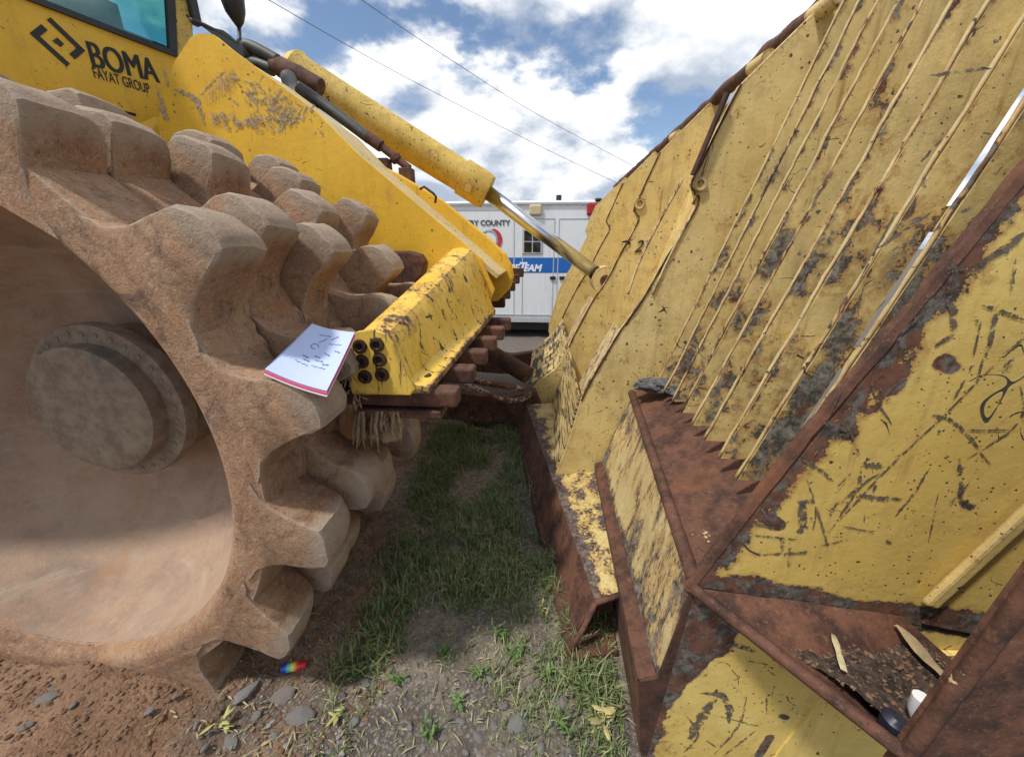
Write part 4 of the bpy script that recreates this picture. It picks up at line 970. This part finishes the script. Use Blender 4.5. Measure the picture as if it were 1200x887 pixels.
c = atY((655, 229), AY + .6); MB().tube([(c[0], AY + .6, 2.0), (c[0], AY + .6, c[2])], .05, 12).build('roof_vent', 'black_plastic', amb)
tx = lambda s, p, h, mat, bold=0.0, shear=0.0: text(s, h, (*(lambda q_: (q_[0], AY - .006, q_[1]))(afr(p)),), (1, 0, 0), (0, 0, 1), mat, amb, bold=bold, shear=shear, depth=.001)
tx('ERY COUNTY', (547, 264.5), .125, 'text_dark', .004)
tx('SE', (597.5, 317.8), .17, 'ambulance_text', .006, .25); tx('T', (607, 317.8), .22, 'ambulance_text', .008, .25); tx('EAM', (613.2, 317.8), .165, 'ambulance_text', .008, .25)
sc_ = afr((573, 281)); 
rg = MB(); rg.lathe_y([(.13, AY - .004), (.15, AY - .008), (.17, AY - .004)], sc_[0], sc_[1], 32); rg.build('seal_ring', 'seal_grey', amb)
cres = [];
for k in range(17):
    a = R(-75 + 150 * k / 16); cres.append((sc_[0] + .05 + .19 * math.cos(a), sc_[1] + .19 * math.sin(a)))
for k in range(17):
    a = R(75 - 150 * k / 16); cres.append((sc_[0] + .0 + .165 * math.cos(a), sc_[1] + .185 * math.sin(a)))
MB().prism(cres, AY - .012, AY - .004).build('crescent', 'seal_red', amb)
for x in (-2.0, 2.2):
    wv = MB(); wv.lathe_y([(.0, AY + .1), (.22, AY + .1), (.24, AY + .08), (.36, AY + .08), (.38, AY + .11), (.38, AY + .32), (.0, AY + .32)], x, -.02, 40); wv.build('wheel', 'tyre', amb, auto=R(40))

# ------------------------------------------------------------------ small things
nbE = thing('notebook', 'open notebook with pale blue page and pink edge lying on wheel tooth', 'notebook', tuple(atY((345, 430), .80)))
c1, c2, c3, c4 = atY((310, 437), .675), atY((366, 388), .875), atY((416, 398), .865), atY((383, 463), .660)
nn = np.cross(c4 - c1, c2 - c1); nn /= np.linalg.norm(nn)
if nn[2] < 0: nn = -nn
def sheet(name, mat, lift, th_, shrink=0.0, curl=.0, par=nbE):
    cc = (c1 + c2 + c3 + c4) / 4
    def J(V, u, v): return 0 * u
    Q = [q_ + (cc - q_) * shrink + nn * lift for q_ in (c1, c4, c3, c2)]
    def jit(V, u, v): return curl * (u - .5) ** 2 + curl * .6 * v * v
    return patch(name, *Q, 24, 24, mat, par, th_, jitter=jit)
sheet('back_cover', 'paper_white', -.006, .002, -.01, .018)
sheet('page_block', 'paper_pink', .0005, .0055, .0, .018)
pg = sheet('page', 'paper_blue', .004, .0015, .015, .020)
PV = np.array([v.co[:] for v in pg.data.vertices])[:576].reshape(24, 24, 3)
def pgp(u, v):
    a, b_ = min(u * 23, 22.99), min(v * 23, 22.99); i_, j_ = int(a), int(b_); a -= i_; b_ -= j_
    return (PV[j_, i_] * (1 - a) + PV[j_, i_ + 1] * a) * (1 - b_) + (PV[j_ + 1, i_] * (1 - a) + PV[j_ + 1, i_ + 1] * a) * b_ + nn * .0006
for (u0, v0, u1, v1) in ((.30, .42, .42, .40), (.35, .36, .48, .35), (.5, .46, .62, .45), (.55, .40, .7, .40), (.62, .55, .75, .52), (.7, .36, .82, .37), (.40, .70, .5, .80), (.78, .62, .9, .60), (.25, .30, .5, .28), (.55, .30, .8, .30), (.3, .84, .55, .86), (.6, .72, .85, .74), (.6, .80, .7, .88)):
    MB().tube([pgp(u0 + (u1 - u0) * k / 8, v0 + (v1 - v0) * k / 8 + .012 * math.sin(k * 2.4)) for k in range(9)], .0011, 4).build('handwriting', 'ink', pg)
MB().tube([pgp(.38 + .07 * math.cos(a), .62 + .045 * math.sin(a)) for a in np.linspace(0, 5.2, 16)], .0014, 4).build('handwriting', 'ink', pg)

# rainbow lighter on the soil
la, lb = atZ((328, 773), .055), atZ((357, 768), .055)
li = thing('lighter', 'small rainbow-banded plastic lighter with red cap lying on bare soil', 'lighter', (*la[:2], .04))
ld = (lb - la) / np.linalg.norm(lb - la); L_ = np.linalg.norm(lb - la)
zz_ = gz(la[0], la[1]) + .014; la[2] = lb[2] = zz_
ts = np.linspace(0, .80, 20); mbx = MB().tube([la + ld * L_ * t for t in [-.01] + list(ts)], [.008] + [.0125] * 20, 14)
al = np.repeat(np.array([0] + list(ts / .80)), 14)
o = mbx.build('body', 'lighter_print', li, auto=R(50), attrs={'along': al})
MB().tube([la + ld * L_ * t for t in (.80, .82, .97, 1.0)], [.0115, .0125, .0115, .007], 12).build('cap', 'seal_red', li, auto=R(50))

# dried straw and mud hanging under the scraper
cl = thing('straw_clump', 'dried clump of muddy straw hanging under the scraper beam end', 'debris', (-.45, .95, .84))
for j in range(60):
    u = random.random(); yd = random.uniform(.90, 1.0)
    a = atY((416 + 50 * u, 487), yd); b_ = atY((414 + 54 * u + random.uniform(-4, 4), random.uniform(505, 532) if u < .5 else random.uniform(498, 520)), yd)
    m_ = (a + b_) / 2 + np.array([random.uniform(-.006, .006), random.uniform(-.012, .006), 0])
    MB().tube([a + np.array([0, 0, .012]), m_, b_], [.004, random.uniform(.002, .005), .001], 5).build('strand', 'straw', cl, auto=R(60))
for j, (px_, py_, sz) in enumerate(((425, 500, .020), (440, 503, .022), (456, 505, .026), (462, 494, .022), (448, 493, .02))):
    bm = bmesh.new(); bmesh.ops.create_icosphere(bm, subdivisions=3, radius=1); c = atY((px_, py_), .97)
    for v in bm.verts:
        d = sz * (1 + .5 * mnoise.fractal(v.co * 1.6 + Vector((j * 3, 0, 0)), 1, 2, 4)); v.co = Vector((v.co.x * d + c[0], v.co.y * d + c[1], v.co.z * d * 1.5 + c[2]))
    me = bpy.data.meshes.new('mud_lump'); bm.to_mesh(me); bm.free(); finish('mud_lump', me, 'straw', cl, auto=R(60))
for j in range(26):
    a = atY((random.uniform(404, 424), random.uniform(430, 470)), .90); dv = np.array([random.uniform(-.03, .02), random.uniform(-.02, .0), random.uniform(-.05, .01)])
    MB().tube([a, a + dv * .5 + np.array([0, -.006, .004]), a + dv], .0022, 5).build('strand', 'straw', cl)

# debris in the gutter
def gut(p, z): return atZ(p, z)
def pathribbon(path, ws, nrm, t=.002):
    path = [np.array(p, float) for p in path]; nrm = np.array(nrm, float); mb = MB(); vs = []
    for i, p in enumerate(path):
        tv = path[min(i + 1, len(path) - 1)] - path[max(i - 1, 0)]; s_ = np.cross(tv, nrm); s_ /= np.linalg.norm(s_)
        vs += [p - s_ * ws[i], p + nrm * ws[i] * .25, p + s_ * ws[i], p + nrm * (-t)]
    n_ = len(path); fs = [(i * 4 + k, i * 4 + (k + 1) % 4, (i + 1) * 4 + (k + 1) % 4, (i + 1) * 4 + k) for i in range(n_ - 1) for k in range(4)] + [(0, 3, 2, 1), ((n_ - 1) * 4, (n_ - 1) * 4 + 1, (n_ - 1) * 4 + 2, (n_ - 1) * 4 + 3)]
    return mb.add(vs, fs)
gm = MB(); GXY = []
SH0 = [A_, D_, np.array([.86, YE - .03, .44]), E_]
nu_, nv_ = 34, 30; vs = []
for j in range(nv_):
    for i in range(nu_):
        u, v = .32 + .66 * i / (nu_ - 1), .10 + .88 * j / (nv_ - 1)
        p = SH0[0] * (1 - u) * (1 - v) + SH0[1] * u * (1 - v) + SH0[2] * u * v + SH0[3] * (1 - u) * v
        hgt = -.012 + .034 * float(sm(u, .32, .7)) - .045 * math.sin(math.pi * v) * float(sm(u, .2, 1.0)) + .012 * mnoise.fractal(Vector(p) * 16, 1, 2, 4) - .03 * float(sm(abs(v - .5), .38, .5))
        vs.append((p[0], p[1], p[2] + hgt))
gm.add(vs, [(j * nu_ + i, j * nu_ + i + 1, (j + 1) * nu_ + i + 1, (j + 1) * nu_ + i) for j in range(nv_ - 1) for i in range(nu_ - 1)])
plain('gutter_soil', (.085, .055, .042), .95, 0, .85, 60, 1.0)
so_ = gm.build('gutter_soil', 'gutter_soil', None, auto=R(70)); so_['kind'] = 'stuff'; so_['label'] = 'dark brown dirt collected in the rusty gutter of the blade'; so_['category'] = 'dirt'
def gpt(px, up=.012):
    best = min(vs, key=lambda q_: (lambda d: d[0] ** 2 + d[1] ** 2)(np.array(proj(q_)) - np.array(px)))
    return np.array(best) + np.array([0, 0, up])
def proj(q_):
    q_ = np.asarray(q_, float) - CAM; c, s = math.cos(YAW), math.sin(YAW); x = q_[0] * c - q_[1] * s; y = q_[0] * s + q_[1] * c; z = q_[2]
    c, s = math.cos(PIT), math.sin(PIT); f = y * c - z * s; u = y * s + z * c
    return 600 + FPX * x / f, 443.5 - FPX * u / f
vg = list(vs); Vc, Fc, Ac, kc = [], [], [], 0
icb = bmesh.new(); bmesh.ops.create_icosphere(icb, subdivisions=1, radius=1); icb.verts.index_update(); iv = np.array([v.co[:] for v in icb.verts]); jf = np.array([[v.index for v in f.verts] for f in icb.faces]); icb.free()
for _ in range(900):
    p = np.array(random.choice(vg)) + np.array([random.uniform(-.006, .006), random.uniform(-.005, .005), 0]); s_ = .0009 + .0042 * random.random() ** 3
    Vc.append(iv * np.array([s_ * random.uniform(.7, 1.6), s_, s_ * .7]) * (1 + .3 * rng.standard_normal((len(iv), 1))) + p); Fc.append(jf + kc); Ac.append(np.full(len(iv), random.random())); kc += len(iv)
me = bpy.data.meshes.new('gutter_crumbs'); me.from_pydata(np.vstack(Vc).tolist(), [], np.vstack(Fc).tolist()); me.update()
o = finish('gutter_crumbs', me, 'clod', None, attrs={'rnd': np.concatenate(Ac)}); o['kind'] = 'stuff'; o['label'] = 'crumbs of soil and grit lying in the rusty gutter'; o['category'] = 'grit'
b0, b1_ = gpt((973, 748)), gpt((987, 792))
tag(pathribbon([lin(b0, b1_, t) for t in (0, .25, .5, .75, 1)], [.004, .006, .0045, .006, .005], (0, -.3, 1), .004).build('bone_fragment', 'bone', None, auto=R(70)), 'pale yellowish bone-like stick lying in the rusty gutter', 'debris')
k0, k1 = gpt((1050, 730), .03), gpt((1112, 808), .02)
tag(pathribbon([lin(k0, k1, t) for t in (0, .15, .35, .55, .75, 1)], [.003, .012, .019, .017, .010, .010], (.5, -.5, .7), .006).build('cardboard_curl', 'card', None, auto=R(70)), 'curled tan cardboard husk leaning in the rusty gutter', 'debris')
w0 = gpt((1066, 845), .03)
tag(MB().tube([w0 + np.array([0, 0, .028]), w0 + np.array([.002, 0, 0]), w0 + np.array([.008, -.004, -.02])], [.012, .013, .012], 10).build('white_cap', 'white_plastic', None, auto=R(50)), 'white plastic tube end in the bottom of the gutter', 'litter')
w1 = gpt((1046, 846), .0)
tag(MB().tube([w1 + np.array([0, 0, -.01]), w1 + np.array([0, 0, .008]), w1 + np.array([.002, 0, .012])], [.019, .019, .012], 14).build('dark_lid', 'navy_plastic', None, auto=R(50)), 'dark blue plastic lump beside the white tube in the gutter', 'litter')
rg_ = [gpt((845 - 0, 700))]
# crumpled grey rag on the ledge beside the bars
rgm = MB()
pr_ = [atY(p, 1.50) for p in [(742, 452), (752, 446), (768, 444), (783, 446), (790, 452)]]; pr2 = [atY(p, 1.44) for p in [(768, 462), (776, 468), (790, 470), (800, 466)]]
plain('rag', (.12, .12, .125), .95, 0, .6, 50, .9)
rgt = thing('rag', 'crumpled grey rag lying on the rusty ledge by the rack bars', 'rag', (.42, 1.5, .69))
for q, (cx_, cy_, cz_, ax_, ay_, az_) in enumerate(((.455, 1.50, .725, .075, .050, .028), (.53, 1.40, .735, .055, .035, .020))):
    bm = bmesh.new(); bmesh.ops.create_icosphere(bm, subdivisions=4, radius=1)
    for v in bm.verts:
        d = 1 + .45 * mnoise.fractal(v.co * 1.9 + Vector((q * 5, 0, 0)), 1, 2, 4) + .10 * math.sin(v.co.x * 9 + v.co.y * 5)
        v.co = Vector((v.co.x * ax_ * d + cx_, v.co.y * ay_ * d + cy_, max(-.6, v.co.z) * az_ * d + cz_))
    me = bpy.data.meshes.new('fold'); bm.to_mesh(me); bm.free(); finish('fold', me, 'rag', rgt, auto=R(60))

# stones
def stone_mesh(seed, mat):
    r_ = random.Random(seed); bm = bmesh.new(); bmesh.ops.create_icosphere(bm, subdivisions=2, radius=1)
    s_ = Vector((r_.uniform(.8, 1.3), r_.uniform(.6, 1), r_.uniform(.4, .7)))
    pl = [(Vector((r_.gauss(0, 1), r_.gauss(0, 1), r_.gauss(0, 1))).normalized(), r_.uniform(.55, .85)) for _ in range(7)]
    for v in bm.verts:
        for nn_, d in pl:
            e = v.co.dot(nn_) - d
            if e > 0: v.co -= nn_ * e
        v.co = Vector((v.co.x * s_.x, v.co.y * s_.y, v.co.z * s_.z))
    me = bpy.data.meshes.new('stone'); bm.to_mesh(me); bm.free(); me.materials.append(MATS[mat]); return me
SM = [stone_mesh(s, 'stone') for s in range(8)]
def stone(p, size, label, elong=1.0, ang=0.0, group='loose stones on the ground', mesh=None):
    q_ = atZ(p, 0.03); z = gz(q_[0], q_[1]); q_ = atZ(p, z + size * .3)
    o = bpy.data.objects.new('stone', mesh or SM[random.randrange(8)]); COL.objects.link(o)
    o.location = (q_[0], q_[1], z + size * .22); o.scale = (size * elong, size, size); o.rotation_euler = (random.uniform(-.3, .3), random.uniform(-.3, .3), ang)
    tag(o, label, 'stone', group); return o
stone((286, 812), .022, 'long pale grey stone on brown soil below the lighter', 1.7, 1.1)
stone((52, 820), .022, 'pale tan stone lying alone on brown soil beside wheel', 1.3, .4)
stone((330, 815), .026, 'blocky grey stone half sunk beside the long pale stone', 1.2, .8)
stone((352, 838), .026, 'broad light grey stone among gravel below the lighter', 1.3, .2)
stone((610, 845), .03, 'large flat blue-grey stone in the gravel patch', 1.3, .5)
stone((655, 822), .03, 'dark blue-grey stone by the gravel patch grass edge', 1.1, .9)
GL = 'small angular stone among the grey gravel'
for p in [(575, 795), (522, 797), (476, 798), (515, 818), (590, 825), (540, 845), (560, 862), (630, 800), (645, 850), (668, 870), (690, 880), (395, 860), (415, 845), (440, 870), (480, 850), (495, 878), (365, 795), (345, 775), (300, 838), (322, 860), (270, 868), (240, 875), (385, 880), (545, 880), (610, 880), (460, 825), (430, 800), (507, 838), (580, 850), (635, 875), (532, 808), (620, 815), (400, 815), (355, 870)]:
    stone(p, random.uniform(.009, .019), GL, random.uniform(.9, 1.5), random.uniform(0, 3), 'small gravel stones')
for p in [(85, 826), (130, 818), (175, 832), (30, 850), (205, 815), (110, 866), (62, 806), (230, 850), (300, 760), (318, 742), (360, 745), (408, 690), (430, 712)]:
    stone(p, random.uniform(.007, .013), 'small pale stone on the brown soil beside the wheel', 1.2, random.uniform(0, 3), 'small stones on the soil')
# gravel and clods: too many to count
def scatter(name, mat, n_, fn_pos, smin, smax, label, cat, sub=1):
    base = []
    for s_ in range(6):
        r_ = random.Random(s_ + 50); bm = bmesh.new(); bmesh.ops.create_icosphere(bm, subdivisions=1, radius=1)
        for v in bm.verts: v.co *= r_.uniform(.7, 1.15)
        bm.verts.index_update(); base.append((np.array([v.co[:] for v in bm.verts]), np.array([[v.index for v in f.verts] for f in bm.faces]))); bm.free()
    V, F, A, k = [], [], [], 0
    for _ in range(n_):
        x, y = fn_pos(); s_ = smin + (smax - smin) * random.random() ** 3; bv, bf = base[random.randrange(6)]
        a = random.uniform(0, 6.28); M = np.array([[math.cos(a), -math.sin(a), 0], [math.sin(a), math.cos(a), 0], [0, 0, 1]])
        P = (bv * np.array([s_ * random.uniform(.8, 1.4), s_, s_ * random.uniform(.4, .8)])) @ M.T + np.array([x, y, gz(x, y) + s_ * .15])
        V.append(P); F.append(bf + k); A.append(np.full(len(P), random.random())); k += len(P)
    me = bpy.data.meshes.new(name); me.from_pydata(np.vstack(V).tolist(), [], np.vstack(F).tolist()); me.update()
    o = finish(name, me, mat, None, attrs={'rnd': np.concatenate(A)}); o['kind'] = 'stuff'; o['label'] = label; o['category'] = cat
def pos_gravel():
    while True:
        x, y = random.uniform(-.85, .30), random.uniform(.55, 1.15) if random.random() < .75 else random.uniform(1.1, 2.4)
        if random.random() < (.9 if y < .95 else .45): return x, y
scatter('gravel', 'stone', 5200, pos_gravel, .0012, .0075, 'fine grey gravel strewn over the ground', 'gravel')
def pos_dirt():
    return random.uniform(-1.75, -.45), random.choice((random.uniform(.42, .85), random.uniform(.42, .85), random.uniform(.8, 1.7)))
scatter('soil_crumbs', 'clod', 6500, pos_dirt, .0012, .0085, 'loose crumbs of brown soil beside the wheel', 'soil')

# grass
def grass(n_):
    V, F, A, k = [], [], [], 0; cnt = 0
    while cnt < n_:
        x, y = random.uniform(-.80, .36), random.uniform(.58, 2.9)
        f = mnoise.fractal(Vector((x * 3.3, y * 3.3, 5.5)), 1, 2, 3)
        dens = .42 + 1.1 * f
        dens *= float(sm(x + .10 * y, -.58, -.38)); 
        if y < .95: dens *= .58 + .4 * float(sm(y, .62, .85)) + .3 * float(sm(x, .10, .25))
        if math.hypot(x - .02, (y - 1.8) * .5) < .17 + .1 * f: dens *= .15
        if x > .12 and y < 1.3: dens += .35
        if x > .245: continue
        if random.random() > dens: continue
        tuft = random.random()
        h = (.016 + .055 * random.random() ** 1.8) * (1.25 if f > .1 else .9)
        a0 = random.uniform(0, 6.28); lean = random.uniform(.2, 1.1)
        for b_ in range(random.randint(1, 4)):
            a = a0 + random.uniform(-1.6, 1.6); ln = lean * random.uniform(.5, 1.3); hh = h * random.uniform(.6, 1.2); wd = random.uniform(.0009, .0021)
            d = np.array([math.cos(a), math.sin(a)]); s_ = np.array([-d[1], d[0]]) * wd
            bx, by = x + random.uniform(-.006, .006), y + random.uniform(-.006, .006); z0 = gz(bx, by) - .002
            p1 = np.array([bx, by]) + d * hh * .35 * ln; p2 = np.array([bx, by]) + d * hh * 1.0 * ln
            V += [(bx - s_[0], by - s_[1], z0), (bx + s_[0], by + s_[1], z0), (p1[0] - s_[0] * .9, p1[1] - s_[1] * .9, z0 + hh * .62), (p1[0] + s_[0] * .9, p1[1] + s_[1] * .9, z0 + hh * .62), (p2[0], p2[1], z0 + hh * (1.0 - .25 * ln))]
            F += [(k, k + 1, k + 3, k + 2), (k + 2, k + 3, k + 4)]; A += [min(1, max(0, random.gauss(.52, .26)))] * 5; k += 5
        cnt += 1
    me = bpy.data.meshes.new('grass'); me.from_pydata(V, [], F); me.update()
    o = finish('grass', me, 'grass_blades', None, attrs={'rnd': np.array(A)}); o['kind'] = 'stuff'; o['label'] = 'short green grass growing between wheel and blade'; o['category'] = 'grass'
grass(19000)

# dry litter: bits of straw and dead leaf
def litter(n_):
    V, F, A, k = [], [], [], 0
    for _ in range(n_):
        x, y = random.uniform(-1.0, .25), .55 + 1.6 * random.random() ** 1.4
        if mnoise.noise(Vector((x * 4, y * 4, 2))) < random.uniform(-.6, .5): continue
        a = random.uniform(0, 6.28); L = random.uniform(.006, .03) if random.random() < .9 else random.uniform(.03, .055); wd = random.uniform(.0006, .0022)
        d = np.array([math.cos(a), math.sin(a), random.uniform(-.12, .22)]) * L; s_ = np.array([-math.sin(a), math.cos(a), random.uniform(-.4, .4)]) * wd
        p = np.array([x, y, gz(x, y) + .003 + .004 * random.random()]); up = np.array([0, 0, L * .12])
        V += [p - s_ * .5, p + s_ * .5, p + d * .5 - s_ + up, p + d * .5 + s_ + up, p + d]
        F += [(k, k + 1, k + 3, k + 2), (k + 2, k + 3, k + 4)]; A += [random.uniform(.72, 1.0)] * 5; k += 5
    me = bpy.data.meshes.new('dry_litter'); me.from_pydata([tuple(v) for v in V], [], F); me.update()
    o = finish('dry_litter', me, 'grass_blades', None, attrs={'rnd': np.array(A)}); o['kind'] = 'stuff'; o['label'] = 'dry straw bits and dead leaves strewn over the ground'; o['category'] = 'litter'
litter(3800)

# single weeds
def weed(p, label, stems, h, mat, leafl=.03, spread=.6, seed=1):
    r_ = random.Random(seed); q_ = atZ(p, 0); z = gz(q_[0], q_[1]); q_ = atZ(p, z)
    t = thing('weed', label, 'plant', (q_[0], q_[1], z - .003), 'weeds on the open ground')
    t_out = t
    for s_ in range(stems):
        a = r_.uniform(0, 6.28); ln = r_.uniform(.1, spread); hh = h * r_.uniform(.7, 1.1)
        tip = q_ + np.array([math.cos(a) * hh * ln, math.sin(a) * hh * ln, hh]); path = [q_ - np.array([0, 0, .004]), q_ * .5 + tip * .5 + np.array([0, 0, hh * .12]), tip]
        MB().tube(spl(path, 3), .0016, 5).build('stem', mat, t, smooth=True)
        for l_ in range(max(3, int(hh / .014))):
            u = .25 + .75 * l_ / max(2, int(hh / .014) - 1); c = path[0] * (1 - u) + tip * u; aa = r_.uniform(0, 6.28); L = leafl * r_.uniform(.6, 1.1)
            e = c + np.array([math.cos(aa) * L, math.sin(aa) * L, L * r_.uniform(-.1, .5)])
            pathribbon([c, lin(c, e, .35), lin(c, e, .7), e], [.0008, leafl * .13, leafl * .11, .0006], (0, 0, 1), .0006).build('leaf', mat, t)
    return t_out
weed((478, 645), 'tall pale-green leafy weed standing in grass near wheel', 1, .12, 'leaf_green', .028, .15, 1)
weed((433, 762), 'pale yellow star-shaped weed at the edge of the soil', 3, .02, 'leaf_pale', .034, .8, 2)
weed((452, 768), 'pale star-shaped weed beside the yellow one', 3, .02, 'leaf_pale', .030, .8, 3)
weed((635, 718), 'small pale weed in grass by the open brace end', 2, .045, 'leaf_pale', .026, .6, 4)
weed((265, 850), 'yellow-green leafy weed at the edge of bare brown soil', 3, .03, 'leaf_pale', .032, .9, 5)
weed((398, 838), 'low pale weed in the gravel below the lighter', 3, .02, 'leaf_pale', .036, .9, 6)
weed((707, 850), 'dry yellow grass weed standing against the rusty cutting edge', 4, .05, 'dead_leaf', .05, .6, 7)
weed((535, 828), 'small green weed in the middle of the gravel patch', 4, .03, 'leaf_green', .03, .7, 8)
weed((560, 640), 'thin green weed by the bare gravel strip in the grass', 2, .06, 'leaf_green', .02, .5, 9)
weed((310, 742), 'withered grey weed under the lowest wheel tooth', 3, .025, 'dead_leaf', .026, .9, 10)
weed((600, 770), 'grassy green tuft at the upper edge of the gravel', 6, .04, 'leaf_green', .03, .9, 11)

for q, p in enumerate([(520, 770), (560, 790), (640, 790), (470, 800), (690, 820), (450, 720), (420, 790), (590, 745), (660, 855), (505, 860)]):
    weed(p, 'small tuft of green grass blades among gravel and soil', 7, random.uniform(.03, .05), 'leaf_green', random.uniform(.022, .034), 1.0, 40 + q)['group'] = 'grass tufts on the gravel'
# power lines high over the lot
for pts, lb in (([(290, -14), (470, 88), (640, 175), (760, 232)], 'thin lower power cable crossing the cloudy sky'), ([(400, -16), (520, 65), (640, 140), (800, 225)], 'thin upper power cable crossing the cloudy sky')):
    tag(MB().tube(spl([atY(p, 22 + 9 * i) for i, p in enumerate(pts)], 8), .017, 6).build('power_cable', 'cable', None, smooth=True), lb, 'cable')
